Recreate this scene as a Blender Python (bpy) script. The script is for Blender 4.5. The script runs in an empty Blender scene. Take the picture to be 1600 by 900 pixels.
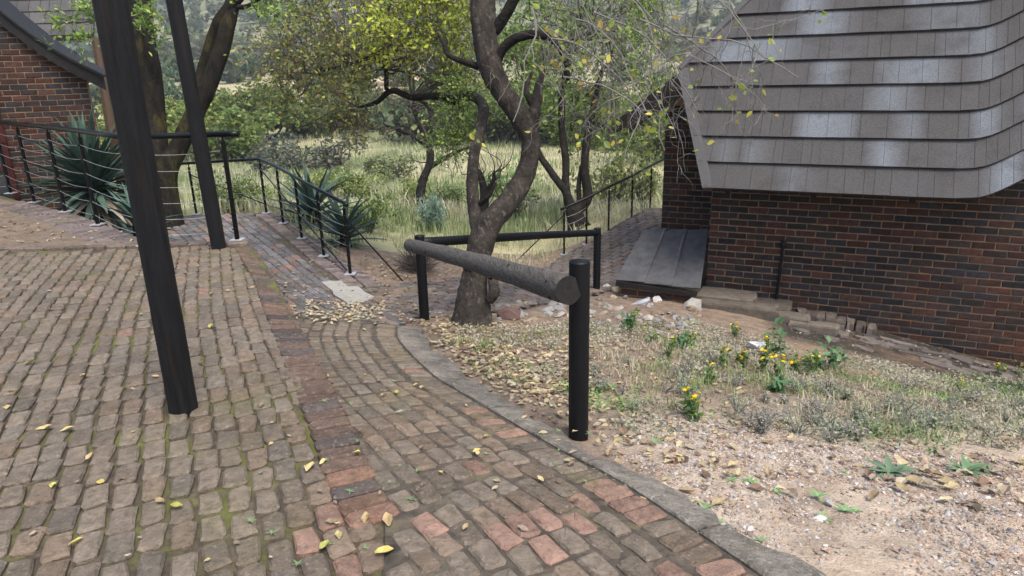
import bpy, math, random
import numpy as np
from mathutils import Matrix, Vector
random.seed(7); rng = np.random.default_rng(11)
scn = bpy.context.scene
# ------------------------------------------------------------------ camera, world, sun, exposure
FPX, PITCH, ROLL, CAMZ = 1070.0, math.radians(17.5), math.radians(1.4), 1.65
_f = np.array([0, math.cos(PITCH), -math.sin(PITCH)]); _u0 = np.array([0, math.sin(PITCH), math.cos(PITCH)]); _r0 = np.array([1.0, 0, 0])
_r = _r0*math.cos(ROLL) - _u0*math.sin(ROLL); _u = _u0*math.cos(ROLL) + _r0*math.sin(ROLL)
CAM = np.array([0, 0, CAMZ])
cd = bpy.data.cameras.new('camera'); cam = bpy.data.objects.new('camera', cd); scn.collection.objects.link(cam)
cd.sensor_width = 36.0; cd.lens = 36.0*FPX/1600.0; cd.clip_start = 0.05; cd.clip_end = 5000
cam.matrix_world = Matrix(((_r[0], _u[0], -_f[0], 0), (_r[1], _u[1], -_f[1], 0), (_r[2], _u[2], -_f[2], CAMZ), (0, 0, 0, 1)))
scn.camera = cam
SUN_EL, SUN_AZ = math.radians(60), math.radians(150)      # azimuth from +Y towards +X
w = bpy.data.worlds.new('World'); scn.world = w; w.use_nodes = True
nt = w.node_tree; bg = nt.nodes['Background']; sky = nt.nodes.new('ShaderNodeTexSky')
sky.sky_type = 'NISHITA'; sky.sun_disc = False; sky.sun_elevation = SUN_EL; sky.sun_rotation = SUN_AZ
sky.air_density = 1.0; sky.dust_density = 4.0; sky.ozone_density = 1.0
nt.links.new(sky.outputs[0], bg.inputs[0]); bg.inputs[1].default_value = 0.115
sl = bpy.data.lights.new('sun', 'SUN'); sl.energy = 1.5; sl.angle = math.radians(28); sl.color = (1, 0.96, 0.89)
so = bpy.data.objects.new('sun', sl); scn.collection.objects.link(so)
sd = Vector((math.cos(SUN_EL)*math.sin(SUN_AZ), math.cos(SUN_EL)*math.cos(SUN_AZ), math.sin(SUN_EL)))
so.rotation_euler = sd.to_track_quat('Z', 'Y').to_euler()
scn.view_settings.view_transform = 'Standard'; scn.view_settings.look = 'None'; scn.view_settings.gamma = 1
scn.view_settings.exposure = 1.35; scn.view_settings.use_curve_mapping = False
scn.render.engine = 'CYCLES'; scn.cycles.use_denoising = True
scn.cycles.max_bounces = 6; scn.cycles.diffuse_bounces = 3; scn.cycles.transparent_max_bounces = 6; scn.cycles.volume_bounces = 0

# ------------------------------------------------------------------ small geometry helpers
def ray(px, py): return _f + _r*(px-800)/FPX - _u*(py-450)/FPX
def at(px, py, Z): return CAM + ray(px, py)*Z              # photo pixel + depth -> place in the world
def atz(px, py, z):
    d = ray(px, py); return CAM + d*(z-CAMZ)/d[2]
def proj(P):
    d = np.asarray(P, float) - CAM; Z = d@_f
    return 800+FPX*(d@_r)/Z, 450-FPX*(d@_u)/Z, Z
def lerp(a, b, t): return a+(b-a)*t
def sstep(a, b, x):
    t = np.clip((x-a)/(b-a), 0, 1); return t*t*(3-2*t)
_G = rng.random((64, 64))
def vnoise(x, y, s=1.0):
    x = np.asarray(x)*s; y = np.asarray(y)*s; xi = np.floor(x).astype(int); yi = np.floor(y).astype(int)
    fx = x-xi; fy = y-yi; fx = fx*fx*(3-2*fx); fy = fy*fy*(3-2*fy)
    g = lambda a, b: _G[a % 64, b % 64]
    return lerp(lerp(g(xi, yi), g(xi+1, yi), fx), lerp(g(xi, yi+1), g(xi+1, yi+1), fx), fy)
def fbm(x, y, s=1.0): return (vnoise(x, y, s)+.5*vnoise(x, y, s*2.1)+.25*vnoise(x, y, s*4.3))/1.75
def catmull(P, n):
    P = np.asarray(P, float)
    if len(P) < 3:
        return np.array([lerp(P[0], P[-1], t) for t in np.linspace(0, 1, n*max(1, len(P)-1)+1)])
    Q = np.vstack([2*P[0]-P[1], P, 2*P[-1]-P[-2]]); out = []
    for i in range(1, len(Q)-2):
        for t in np.linspace(0, 1, n, endpoint=False):
            a, b, c, d = Q[i-1:i+3]
            out.append(.5*((2*b)+(-a+c)*t+(2*a-5*b+4*c-d)*t*t+(-a+3*b-3*c+d)*t**3))
    out.append(P[-1]); return np.array(out)

class Soup:
    """collects geometry (world space) and builds ONE mesh object"""
    def __init__(s): s.v = []; s.f = []; s.sz = []; s.c = []; s.n = 0
    def add(s, V, F, col=(1, 1, 1)):
        V = np.asarray(V, float).reshape(-1, 3); s.v.append(V)
        if isinstance(F, np.ndarray):
            s.f.append((F+s.n).ravel()); s.sz.append(np.full(len(F), F.shape[1]))
        else:
            for q in F: s.f.append(np.asarray(q)+s.n)
            s.sz.append(np.array([len(q) for q in F]))
        c = np.asarray(col, float)
        s.c.append(np.broadcast_to(c, (len(V), 3)) if c.ndim == 1 else c); s.n += len(V); return s
    def scatter(s, V, F, M, T, cols):
        """template V,F copied with Nx3x3 M and Nx3 T"""
        V = np.asarray(V, float); N = len(T)
        if N == 0: return s
        W = np.einsum('nij,kj->nki', M, V)+T[:, None, :]
        FF = (F[None]+(np.arange(N)*len(V))[:, None, None]).reshape(-1, F.shape[1])
        return s.add(W.reshape(-1, 3), FF, np.repeat(np.asarray(cols, float), len(V), axis=0))
    def mesh(s, name, m, smooth=False):
        V = np.vstack(s.v); L = np.concatenate(s.f).astype(np.int32); S = np.concatenate(s.sz).astype(np.int32)
        me = bpy.data.meshes.new(name)
        me.vertices.add(len(V)); me.vertices.foreach_set('co', V.ravel().astype(np.float32))
        me.loops.add(len(L)); me.loops.foreach_set('vertex_index', L)
        st = np.concatenate([[0], np.cumsum(S)[:-1]]).astype(np.int32)
        me.polygons.add(len(S)); me.polygons.foreach_set('loop_start', st); me.polygons.foreach_set('loop_total', S)
        me.polygons.foreach_set('use_smooth', np.full(len(S), bool(smooth)))
        me.update(calc_edges=True); me.validate()
        C = np.ones((len(V), 4), np.float32); C[:, :3] = np.vstack(s.c)
        a = me.color_attributes.new('Col', 'FLOAT_COLOR', 'POINT'); a.data.foreach_set('color', C.ravel())
        if m: me.materials.append(m)
        return me
    def build(s, name, m, parent=None, smooth=False):
        return link(name, s.mesh(name, m, smooth), parent)

def base_of(o): return np.array(o.get('_base', (0, 0, 0)))
ROOTS = {}
def link(name, me, parent=None, M=None):
    o = bpy.data.objects.new(name, me); scn.collection.objects.link(o)
    if M is not None: o.matrix_basis = M
    if parent is not None:
        o.parent = parent; o.matrix_parent_inverse = Matrix.Translation(-Vector(ROOTS.get(parent.name, (0, 0, 0))))
        pass
    return o
def tag(o, label=None, cat=None, group=None, kind=None):
    if label: o['label'] = label
    if cat: o['category'] = cat
    if group: o['group'] = group
    if kind: o['kind'] = kind
    return o
def thing(name, label, cat, loc=(0, 0, 0), group=None):
    o = bpy.data.objects.new(name, None); scn.collection.objects.link(o); o.location = loc; o.empty_display_size = .1
    ROOTS[o.name] = tuple(float(x) for x in loc); return tag(o, label, cat, group)
def struct(o): o['kind'] = 'structure'; return o

def box_vf(c, ax, ay, az):
    """box: centre and three half-axis vectors"""
    c = np.asarray(c, float); V = [c+sx*ax+sy*ay+sz*az for sz in (-1, 1) for sy in (-1, 1) for sx in (-1, 1)]
    return np.array(V), np.array([[0, 2, 3, 1], [4, 5, 7, 6], [0, 1, 5, 4], [2, 6, 7, 3], [0, 4, 6, 2], [1, 3, 7, 5]])
def tube_vf(P, R, sides=8, rough=0, cap=True, seed=0):
    P = np.asarray(P, float); R = np.broadcast_to(np.asarray(R, float), (len(P),)); n = len(P)
    T = np.gradient(P, axis=0); T /= np.linalg.norm(T, axis=1)[:, None]+1e-9
    up = np.array([0, 0, 1.]) if abs(T[0][2]) < .9 else np.array([1., 0, 0])
    a = np.cross(T[0], up); a /= np.linalg.norm(a); V = []; A = np.arange(sides)*2*math.pi/sides
    rs = np.random.default_rng(seed)
    lob = rs.random((4, 2))*6.28
    for i in range(n):
        a = a-T[i]*(a@T[i]); a /= np.linalg.norm(a)+1e-9; b = np.cross(T[i], a)
        r = R[i]*(1+rough*(np.sin(A*2+lob[0, 0]+i*.25)+.7*np.sin(A*3+lob[1, 0]-i*.35)+.5*np.sin(i*.8+lob[2, 0]))+rough*.7*rs.standard_normal(sides))
        V.append(P[i]+np.outer(np.cos(A)*r, a)+np.outer(np.sin(A)*r, b))
    V = np.vstack(V); F = []
    for i in range(n-1):
        for k in range(sides):
            k2 = (k+1) % sides; F.append([i*sides+k, i*sides+k2, (i+1)*sides+k2, (i+1)*sides+k])
    if cap:
        F.append(list(range(sides))[::-1]); F.append([(n-1)*sides+k for k in range(sides)])
        return V, F
    return V, np.array(F)
def rotz(a): c, s_ = math.cos(a), math.sin(a); return np.array([[c, -s_, 0], [s_, c, 0], [0, 0, 1.]])
def rand_rots(n, tilt=1.0):
    """random 3x3 rotations, z axis tilted up to `tilt` rad from vertical"""
    az = rng.random(n)*2*math.pi; ti = rng.random(n)*tilt; td = rng.random(n)*2*math.pi
    ca, sa = np.cos(az), np.sin(az); Z = np.zeros(n); O = np.ones(n)
    Rz = np.stack([np.stack([ca, -sa, Z], 1), np.stack([sa, ca, Z], 1), np.stack([Z, Z, O], 1)], 1)
    kx, ky = np.cos(td), np.sin(td); c, s_ = np.cos(ti), np.sin(ti); t = 1-c
    Rt = np.stack([np.stack([c+kx*kx*t, kx*ky*t, ky*s_], 1), np.stack([kx*ky*t, c+ky*ky*t, -kx*s_], 1), np.stack([-ky*s_, kx*s_, c], 1)], 1)
    return np.einsum('nij,njk->nik', Rt, Rz)

# ------------------------------------------------------------------ materials
def mat(name, base=(1, 1, 1), src=None, vary=.35, scale=6, rough=.85, spec=.25, bump=.3, bscale=60, layers=(), stretch=None, transl=0, detail=6, bdist=.01):
    """src: None, 'obj' (object colour), 'attr' (Col attribute), 'both'. layers: (colour, noise scale, lo, hi, amount)"""
    m = bpy.data.materials.new(name); m.use_nodes = True; t = m.node_tree; N = t.nodes; L = t.links
    bs = N['Principled BSDF']; bs.inputs['Roughness'].default_value = rough; bs.inputs['Specular IOR Level'].default_value = spec
    geo = N.new('ShaderNodeNewGeometry'); pos = geo.outputs['Position']
    if stretch:
        mp = N.new('ShaderNodeMapping'); mp.inputs['Scale'].default_value = stretch; L.new(pos, mp.inputs['Vector']); pos = mp.outputs[0]
    def noise(sc, det=detail):
        n = N.new('ShaderNodeTexNoise'); n.inputs['Scale'].default_value = sc; n.inputs['Detail'].default_value = det; n.inputs['Roughness'].default_value = .62
        L.new(pos, n.inputs['Vector']); return n.outputs['Fac']
    def mix(a, b, f, mode='MIX'):
        x = N.new('ShaderNodeMixRGB'); x.blend_type = mode
        for s_, v in ((1, a), (2, b)):
            if isinstance(v, tuple): x.inputs[s_].default_value = (*v, 1)
            else: L.new(v, x.inputs[s_])
        if isinstance(f, (int, float)): x.inputs[0].default_value = f
        else: L.new(f, x.inputs[0])
        return x.outputs[0]
    def rng_(f, a, b, c, d):
        r = N.new('ShaderNodeMapRange'); r.inputs[1].default_value = a; r.inputs[2].default_value = b; r.inputs[3].default_value = c; r.inputs[4].default_value = d
        L.new(f, r.inputs[0]); return r.outputs[0]
    col = base
    if src in ('obj', 'both'):
        oi = N.new('ShaderNodeObjectInfo'); col = mix(base, oi.outputs['Color'], 1.0, 'MULTIPLY')
    if src in ('attr', 'both'):
        at_ = N.new('ShaderNodeAttribute'); at_.attribute_name = 'Col'; col = mix(col, at_.outputs['Color'], 1.0, 'MULTIPLY')
    if vary:
        v = rng_(noise(scale), .3, .7, 1-vary, 1+vary); cb = N.new('ShaderNodeCombineXYZ')
        for k in range(3): L.new(v, cb.inputs[k])
        col = mix(col, cb.outputs[0], 1.0, 'MULTIPLY')
    for (lc, sc, lo, hi, am) in layers:
        col = mix(col, lc, rng_(noise(sc), lo, hi, 0, am))
    if isinstance(col, tuple): bs.inputs['Base Color'].default_value = (*col, 1)
    else: L.new(col, bs.inputs['Base Color'])
    if bump:
        b = N.new('ShaderNodeBump'); b.inputs['Strength'].default_value = bump; b.inputs['Distance'].default_value = bdist
        L.new(noise(bscale, 8), b.inputs['Height']); L.new(b.outputs[0], bs.inputs['Normal'])
    if transl:
        tr = N.new('ShaderNodeBsdfTranslucent'); ms = N.new('ShaderNodeMixShader'); ms.inputs[0].default_value = transl
        if isinstance(col, tuple): tr.inputs[0].default_value = (*col, 1)
        else: L.new(col, tr.inputs[0])
        L.new(bs.outputs[0], ms.inputs[1]); L.new(tr.outputs[0], ms.inputs[2]); L.new(ms.outputs[0], N['Material Output'].inputs[0])
    return m
MOSS = (.11, .12, .025)
PAV_L = [((.05, .042, .034), 11, .52, .70, .6), ((.105, .10, .035), 1.1, .53, .72, .5), ((.24, .20, .165), 45, .56, .68, .55), ((.035, .03, .025), 85, .58, .68, .6)]
M = dict(
 paver=mat('worn_paver', src='obj', vary=.4, scale=22, bump=1.0, bscale=55, bdist=.012, layers=PAV_L),
 paver_s=mat('worn_paver_mass', src='attr', vary=.4, scale=22, bump=1.0, bscale=55, bdist=.012, layers=PAV_L),
 bed=mat('joint_soil', (.06, .048, .035), vary=.4, scale=20, bump=.6, bscale=120, layers=[(MOSS, 2.2, .47, .62, .85), (MOSS, 16, .55, .7, .5), ((.2, .16, .11), 5, .56, .75, .6)]),
 pathbed=mat('path_joint_soil', (.065, .055, .043), vary=.4, scale=20, bump=.6, bscale=120, layers=[((.17, .14, .1), 5, .5, .7, .6), (MOSS, 2.5, .6, .75, .6)]),
 ground=mat('soil', src='attr', vary=.4, scale=7, bump=1.0, bscale=60, bdist=.02, layers=[((.42, .36, .3), 30, .56, .68, .5), ((.12, .085, .06), 3.1, .52, .7, .55), ((.34, .22, .14), 1.1, .52, .7, .4), ((.08, .06, .045), 55, .6, .7, .5)]),
 concrete=mat('kerb_concrete', (.19, .172, .145), vary=.45, scale=9, bump=1.0, bdist=.02, bscale=50, layers=[((.075, .066, .054), 3.2, .46, .66, .75), ((.10, .10, .05), 6, .58, .72, .35), ((.3, .28, .25), 40, .55, .66, .6), ((.05, .045, .038), 60, .6, .7, .6)]),
 slab=mat('pale_concrete', (.27, .262, .24), vary=.15, scale=9, bump=.3, bscale=90, layers=[((.2, .18, .15), 6, .55, .75, .5)]),
 black=mat('black_stained_timber', (.0075, .008, .009), vary=.6, scale=5, rough=.62, spec=.2, bump=.9, bscale=30, stretch=(9, 9, .8), layers=[((.034, .018, .012), 2.2, .54, .72, .5)]),
 blackp=mat('black_paint', (.004, .0045, .0055), vary=.35, scale=9, rough=.5, spec=.22, bump=.2, bscale=40, stretch=(4, 4, 1)),
 grain=mat('end_grain', (.014, .013, .012), vary=.4, scale=30, rough=.9, bump=.5, bscale=90),
 log=mat('weathered_log', (.085, .079, .072), vary=.6, scale=6, rough=.8, spec=.2, bump=1.0, bdist=.02, bscale=9, stretch=(12, 1.2, 14), layers=[((.12, .112, .102), 5, .5, .7, .6)]),
 steel=mat('black_steel', (.003, .0035, .004), vary=.2, scale=8, rough=.32, spec=.22, bump=0),
 galv=mat('galvanised_steel', (.3, .31, .32), vary=.2, scale=20, rough=.45, spec=.6, bump=0),
 brick=mat('clinker_brick', src='obj', vary=.42, scale=22, rough=.8, bump=.6, bscale=60, layers=[((.022, .024, .032), 5.5, .52, .66, .6), ((.36, .35, .34), 26, .70, .78, .55)]),
 brick_s=mat('clinker_brick_mass', src='attr', vary=.42, scale=22, rough=.8, bump=.6, bscale=60, layers=[((.022, .024, .032), 5.5, .52, .66, .6), ((.36, .35, .34), 26, .70, .78, .55)]),
 mortar=mat('tan_mortar', (.21, .13, .076), vary=.35, scale=12, bump=.6, bscale=90, layers=[((.13, .11, .09), 1.2, .5, .65, .8)]),
 tile=mat('stone_chip_tile', src='attr', vary=.3, scale=80, rough=.95, spec=.1, bump=.6, bscale=220, detail=3, layers=[((.04, .036, .034), 4.0, .5, .75, .45)]),
 trim=mat('roof_trim', (.075, .075, .077), vary=.2, scale=90, bump=.2, bscale=150),
 darkwood=mat('dark_timber', (.013, .012, .011), vary=.4, scale=9, rough=.7, bump=.4, bscale=50),
 brownwood=mat('brown_timber', (.05, .03, .016), vary=.3, scale=8, rough=.7, bump=.3, bscale=50, stretch=(6, 6, 1)),
 redpaint=mat('red_oxide_paint', (.055, .011, .009), vary=.2, scale=8, rough=.45, bump=.1),
 glass=mat('window_glass', (.03, .035, .04), vary=0, rough=.08, spec=.8, bump=0),
 felt=mat('ribbed_sheet', (.07, .07, .074), vary=.3, scale=9, rough=.85, bump=.6, bscale=60, stretch=(1, 1, 1), layers=[((.09, .092, .10), 5, .5, .75, .6)]),
 bark=mat('bark', (.036, .030, .025), vary=.55, scale=11, rough=.95, bump=1.0, bscale=26, bdist=.04, stretch=(1, 1, .6), layers=[((.13, .115, .1), 24, .56, .66, .6), ((.02, .017, .014), 7, .5, .66, .7)]),
 barkdark=mat('dark_bark', (.02, .018, .016), vary=.5, scale=11, rough=.95, spec=.1, bump=1.0, bdist=.03, bscale=34, layers=[((.085, .08, .07), 9, .58, .74, .5)]),
 barkmoss=mat('mossy_bark', (.017, .015, .012), vary=.5, scale=11, rough=.95, spec=.1, bump=1.0, bdist=.04, bscale=30, stretch=(1, 1, .4), layers=[((.085, .072, .018), 4.4, .52, .68, .6)]),
 twig=mat('pale_twig', (.155, .145, .135), vary=.3, scale=12, rough=.9, bump=0),
 twigd=mat('dark_twig', (.07, .06, .052), vary=.3, scale=12, rough=.9, bump=0),
 leaf=mat('leaf', src='both', vary=.25, scale=3, rough=.5, spec=.3, bump=0, transl=.45),
 agave=mat('agave_leaf', src='obj', vary=.25, scale=9, rough=.55, spec=.2, bump=.1, bscale=40, stretch=(1, 1, 1)),
 litter=mat('dry_leaf', src='both', vary=.25, scale=25, rough=.7, bump=.2, bscale=60, transl=.15),
 grass=mat('grass', src='attr', vary=.2, scale=2, rough=.8, spec=.15, bump=0, transl=.25),
 stone=mat('rubble_stone', src='both', vary=.3, scale=13, rough=.9, bump=.8, bscale=40, layers=[((.16, .13, .1), 7, .52, .72, .5)]),
 flower=mat('yellow_petal', (.75, .48, .01), vary=.15, scale=20, rough=.6, bump=0, transl=.2),
 field=mat('far_field', src='attr', vary=.25, scale=.35, rough=.95, bump=.5, bscale=1.5, layers=[((.13, .14, .06), .12, .5, .68, .6), ((.34, .26, .16), .055, .55, .7, .5)]),
)

# ------------------------------------------------------------------ terrain
CP = np.array([
 (-3, 0, 0), (0, 0, 0), (3, 0, 0.02), (6, 0, -.1), (-.5, 2.0, -.02), (.95, 1.95, -.05), (.5, 2.75, -.13), (-.02, 3.55, -.25), (.34, 3.3, -.24), (-.45, 4.3, -.35), (-.85, 5.3, -.48),
 (-.6, 2.6, -.05), (-1.1, 3.7, -.16), (-1.5, 4.6, -.28), (-2.1, 5.8, -.42), (-2.6, 6.9, -.5), (-1.3, 6.4, -.64), (-1.85, 7.4, -.74), (-.9, 6.7, -.78), (-.38, 6.4, -.76),
 (-2.01, 8.21, -.76), (-2.5, 8.9, -.69), (-3.05, 9.8, -.65), (-3.6, 10.7, -.62), (-4.1, 11.3, -.56), (-4.2, 9.6, -.55), (-3.2, 8.2, -.58),
 (0, 8.2, -.98), (1.17, 9.03, -1.26), (.92, 11.5, -1.4), (1.73, 11.7, -1.1), (2.63, 12.7, -.88), (1.5, 10.3, -1.27), (2.3, 10.6, -1.0), (-.6, 10, -1.15),
 (2.58, 8.75, -1.24), (3.32, 8.41, -1.33), (4.02, 8.09, -1.42), (4.68, 7.78, -1.53), (5.3, 7.49, -1.65), (5.89, 7.22, -1.74), (7, 6.7, -1.9), (8, 4, -1.3),
 (1.2, 2.2, -.12), (2.3, 2.6, -.25), (1.5, 4, -.47), (3, 4.6, -.78), (1, 6.3, -.83), (2.4, 7, -1.1), (4, 6, -1.25), (5, 4.5, -1.12), (6, 3, -.7),
 (-3, 13, -1.05), (0, 13, -1.5), (3, 14, -1.2), (-6, 12, -.7), (-8, 10, -.6), (-5.5, 9.2, -.55), (-4, 3, -.3), (-6, 5, -.4), (-9, 7, -.5), (4, 12, -1.0), (6, 10, -1.3)])
def _tps(r): return np.where(r > 0, r*r*np.log(r+1e-9), 0)
_n = len(CP); _d = np.linalg.norm(CP[:, None, :2]-CP[None, :, :2], axis=2)
_A = np.zeros((_n+3, _n+3)); _A[:_n, :_n] = _tps(_d)+np.eye(_n)*.02; _A[:_n, _n] = 1; _A[:_n, _n+1:] = CP[:, :2]; _A[_n:, :_n] = _A[:_n, _n:].T
_W = np.linalg.solve(_A, np.concatenate([CP[:, 2], np.zeros(3)]))
FD = np.array([0, 12, 16, 20, 30, 45, 70, 100, 150, 250, 400, 700, 1200, 2500]); FZ = np.array([-.9, -1.2, -1.6, -2.2, -3.0, -3.6, -3.5, -2.0, 2, 15, 48, 120, 215, 330])
def H(x, y):
    x = np.asarray(x, float); y = np.asarray(y, float); sh = np.broadcast(x, y).shape
    x = np.broadcast_to(x, sh).ravel(); y = np.broadcast_to(y, sh).ravel()
    xc = np.clip(x, -10, 9); yc = np.clip(y, -3, 16); z = np.zeros(len(x))
    for i in range(0, len(x), 20000):
        j = slice(i, i+20000)
        r = np.hypot(xc[j, None]-CP[None, :, 0], yc[j, None]-CP[None, :, 1])
        z[j] = _tps(r)@_W[:_n]+_W[_n]+_W[_n+1]*xc[j]+_W[_n+2]*yc[j]
    if len(x) == 0 or y.max() < 12.5: return z.reshape(sh) if sh else float(z[0])
    d = np.maximum(y+.12*np.abs(x)*sstep(10, 40, y), 0)
    far = np.interp(d, FD, FZ)+(fbm(x, y, .05)-.5)*1.6*sstep(15, 60, y)+(fbm(x, y, .012)-.5)*22*sstep(110, 400, y)
    t = sstep(12.5, 18, y); z = z*(1-t)+far*t
    return z.reshape(sh) if sh else float(z[0])
def Hn(x, y):
    e = .06; gx = (H(x+e, y)-H(x-e, y))/(2*e); gy = (H(x, y+e)-H(x, y-e))/(2*e)
    n = np.stack([-gx, -gy, np.ones_like(gx)], -1); return n/np.linalg.norm(n, axis=-1)[..., None]
# plaza border (edge between raised plaza and ramp) and back edge
BORD = np.array([(-.30, .2), (-.34, 1.2), (-.5, 2.32), (-.64, 2.58), (-.85, 3.07), (-1.14, 3.7), (-1.56, 4.6), (-2.1, 5.78), (-2.66, 6.87)])
def bord_x(y): return np.interp(y, BORD[:, 1], BORD[:, 0])
BACK = np.array([(-2.74, 7.02), (-3.85, 7.12), (-4.75, 8.02), (-5.55, 8.75), (-6.35, 9.4), (-7.2, 10.1), (-9.5, 12.0)])
PLAZA = [tuple(p) for p in BORD]+[tuple(p) for p in BACK]+[(-12, 12), (-12, -2), (-.3, -2)]
PX, PY = np.array(PLAZA).T
def inside(x, y, X=PX, Y=PY):
    if np.ndim(x) == 0:
        c = False; j = len(X)-1; x = float(x); y = float(y)
        for i in range(len(X)):
            if (Y[i] > y) != (Y[j] > y) and x < (X[j]-X[i])*(y-Y[i])/(Y[j]-Y[i])+X[i]: c = not c
            j = i
        return c
    x = np.asarray(x, float); y = np.asarray(y, float); c = np.zeros(np.broadcast(x, y).shape, bool); j = len(X)-1
    for i in range(len(X)):
        with np.errstate(divide='ignore', invalid='ignore'):
            c ^= ((Y[i] > y) != (Y[j] > y)) & (x < (X[j]-X[i])*(y-Y[i])/(Y[j]-Y[i]+1e-12)+X[i])
        j = i
    return c
# ------------------------------------------------------------------ pavers
def paver_mesh(name, lx, ly, h, seed, m):
    """worn rounded paver: long axis X; top at z=0"""
    r = np.random.default_rng(seed); a, b = lx/2, ly/2; c = min(lx, ly)*.15
    ring = np.array([(-a+c, -b), (0, -b-.002), (a-c, -b), (a, -b+c), (a, b-c), (a-c, b), (0, b+.002), (-a+c, b), (-a, b-c), (-a, -b+c)])
    ring = ring+r.normal(0, .0042, ring.shape); V = []; n = 10
    for k_, z in ((0, -h), (0, -.009), (1, 0)):
        rr = ring if not k_ else ring-np.sign(ring)*np.minimum(np.abs(ring), r.uniform(.005, .013, ring.shape))
        V += [(x, y, z+(r.normal(0, .0016) if z > -h else 0)) for x, y in rr]
    V.append((r.normal(0, .01), r.normal(0, .01), r.normal(0, .002))); V = np.array(V)
    Fq = [[k, (k+1) % n, n+(k+1) % n, n+k] for k in range(n)]+[[n+k, n+(k+1) % n, 2*n+(k+1) % n, 2*n+k] for k in range(n)]
    Ft = [[2*n+k, 2*n+(k+1) % n, 3*n] for k in range(n)]
    F3 = []
    for q in Fq: F3 += [[q[0], q[1], q[2]], [q[0], q[2], q[3]]]
    F3 = np.array(F3+Ft)
    return V, F3, Soup().add(V, F3).mesh(name, m)
PAVS = {}
def paver_variants(key, lx, ly, h=.06):
    PAVS[key] = [paver_mesh('brick', lx*random.uniform(.97, 1.02), ly*random.uniform(.96, 1.02), h, hash((lx, ly, k)) % 9999+k, M['paver']) for k in range(7)]
paver_variants('plaza', .166, .0925); paver_variants('edge', .203, .0935); paver_variants('walk', .206, .099, .05)
def lay(parent, key, items, limit=300, name='brick'):
    """items: (x,y,z,normal,angle,colour). Largest in view become single bricks, the rest one mass."""
    sc = []
    for it in items:
        px, py, Z = proj(it[:3]); vis = Z > .3 and -80 < px < 1680 and -40 < py < 980
        sc.append((-1/(Z*Z) if vis else 1, it))
    sc.sort(key=lambda q: q[0]); mass = Soup(); nm = 0
    for i, (s_, (x, y, z, n, a, c)) in enumerate(sc):
        var = random.choice(PAVS[key]); n = np.asarray(n); d = np.array([math.cos(a), math.sin(a), 0]); d = d-n*(d@n); d /= np.linalg.norm(d); e = np.cross(n, d)
        R3 = np.stack([d, e, n], 1)
        if i < limit and s_ < 0:
            Mx = Matrix([[*R3[0], x], [*R3[1], y], [*R3[2], z], [0, 0, 0, 1]])
            o = link(name, var[2], parent, Mx); o.color = (*c, 1)
        elif s_ < 0 or i < 4000:
            mass.add(var[0]@R3.T+np.array([x, y, z]), var[1], c); nm += 1
    if nm: tag(mass.build('brick_remainder', M['paver_s'], parent), kind='stuff')
def jitn(n, s_=.02):
    v = np.asarray(n)+np.append(rng.normal(0, s_, 2), 0); return v/np.linalg.norm(v)
def pcol(x, y, red=0, dark=0):
    c = np.array([.142, .116, .089])*random.uniform(.78, 1.2)
    k = random.random()
    if k < .18: c = c*np.array([.9, .94, .98])
    elif k < .4: c = c*np.array([1.07, .99, .94])
    if random.random() < red: c = np.array([.215, .135, .103])*random.uniform(.75, 1.2)
    if random.random() < dark: c = np.array([.10, .092, .095])*random.uniform(.7, 1.4)
    return tuple(c)

# plaza: slab with mortar bed on top and a brick-faced edge
pl = Soup(); np_ = len(PLAZA); topz = -.019
pl.add([(x, y, topz) for x, y in PLAZA]+[(x, y, -1.2) for x, y in PLAZA], [list(range(np_))]+[[k, np_+k, np_+(k+1) % np_, (k+1) % np_] for k in range(np_)])
plaza = struct(pl.build('plaza', M['bed']))
ang = math.radians(90+24); dx = np.array([math.cos(ang), math.sin(ang)]); nx_ = np.array([dx[1], -dx[0]])
items = []
for ci in range(-80, 34):
    off = random.uniform(0, .18); s0 = -6
    for si in range(100):
        s = s0+si*.181+off+random.uniform(-.006, .006)
        p = dx*s+nx_*(ci*.1015); bend = .045*math.sin(s*.9)+.02*math.sin(ci*.35+s*.5); p = p+nx_*bend
        x, y = p
        if y < .9 or x < -9 or y > 7.0: continue
        if y > 2.25 and x > bord_x(y)-.17: continue
        if y <= 2.25 and x > bord_x(y)-.03: continue
        if x > -9 and not inside(x, y): continue
        if y > 6.93+.02*(x+3): continue
        red = .16 if (x > -1.0 and y < 2.5) else .004
        items.append((x, y, (fbm(x, y, .9)-.5)*.02+random.uniform(-.004, .004), jitn((0, 0, 1), .015), ang+random.gauss(0, .02)+.04*math.cos(s*.9), pcol(x, y, red)))
lay(plaza, 'plaza', items)
# soldier course on the border and along the back edge
items = []
bl = catmull(BORD[2:], 12); seg = np.linalg.norm(np.diff(bl, axis=0), axis=1); cs = np.concatenate([[0], np.cumsum(seg)])
for s in np.arange(.03, cs[-1], .105):
    x = np.interp(s, cs, bl[:, 0]); y = np.interp(s, cs, bl[:, 1]); x2 = np.interp(s+.05, cs, bl[:, 0]); y2 = np.interp(s+.05, cs, bl[:, 1])
    t = math.atan2(y2-y, x2-x) if s < cs[-1]-.06 else t
    nn = np.array([math.sin(t), -math.cos(t)]); tl = .05+.22*sstep(2.5, 6, y); k = random.random()
    c = np.array([.10, .068, .052]) if k < .6 else (np.array([.066, .054, .049]) if k < .9 else np.array([.15, .088, .062]))
    items.append((x-.07*nn[0], y-.07*nn[1], .004-tl*.05+random.uniform(-.004, .004), jitn((nn[0]*tl, nn[1]*tl, 1), .02), t-math.pi/2+random.gauss(0, .03), tuple(c*random.uniform(.75, 1.25))))
lay(plaza, 'edge', items)
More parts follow.
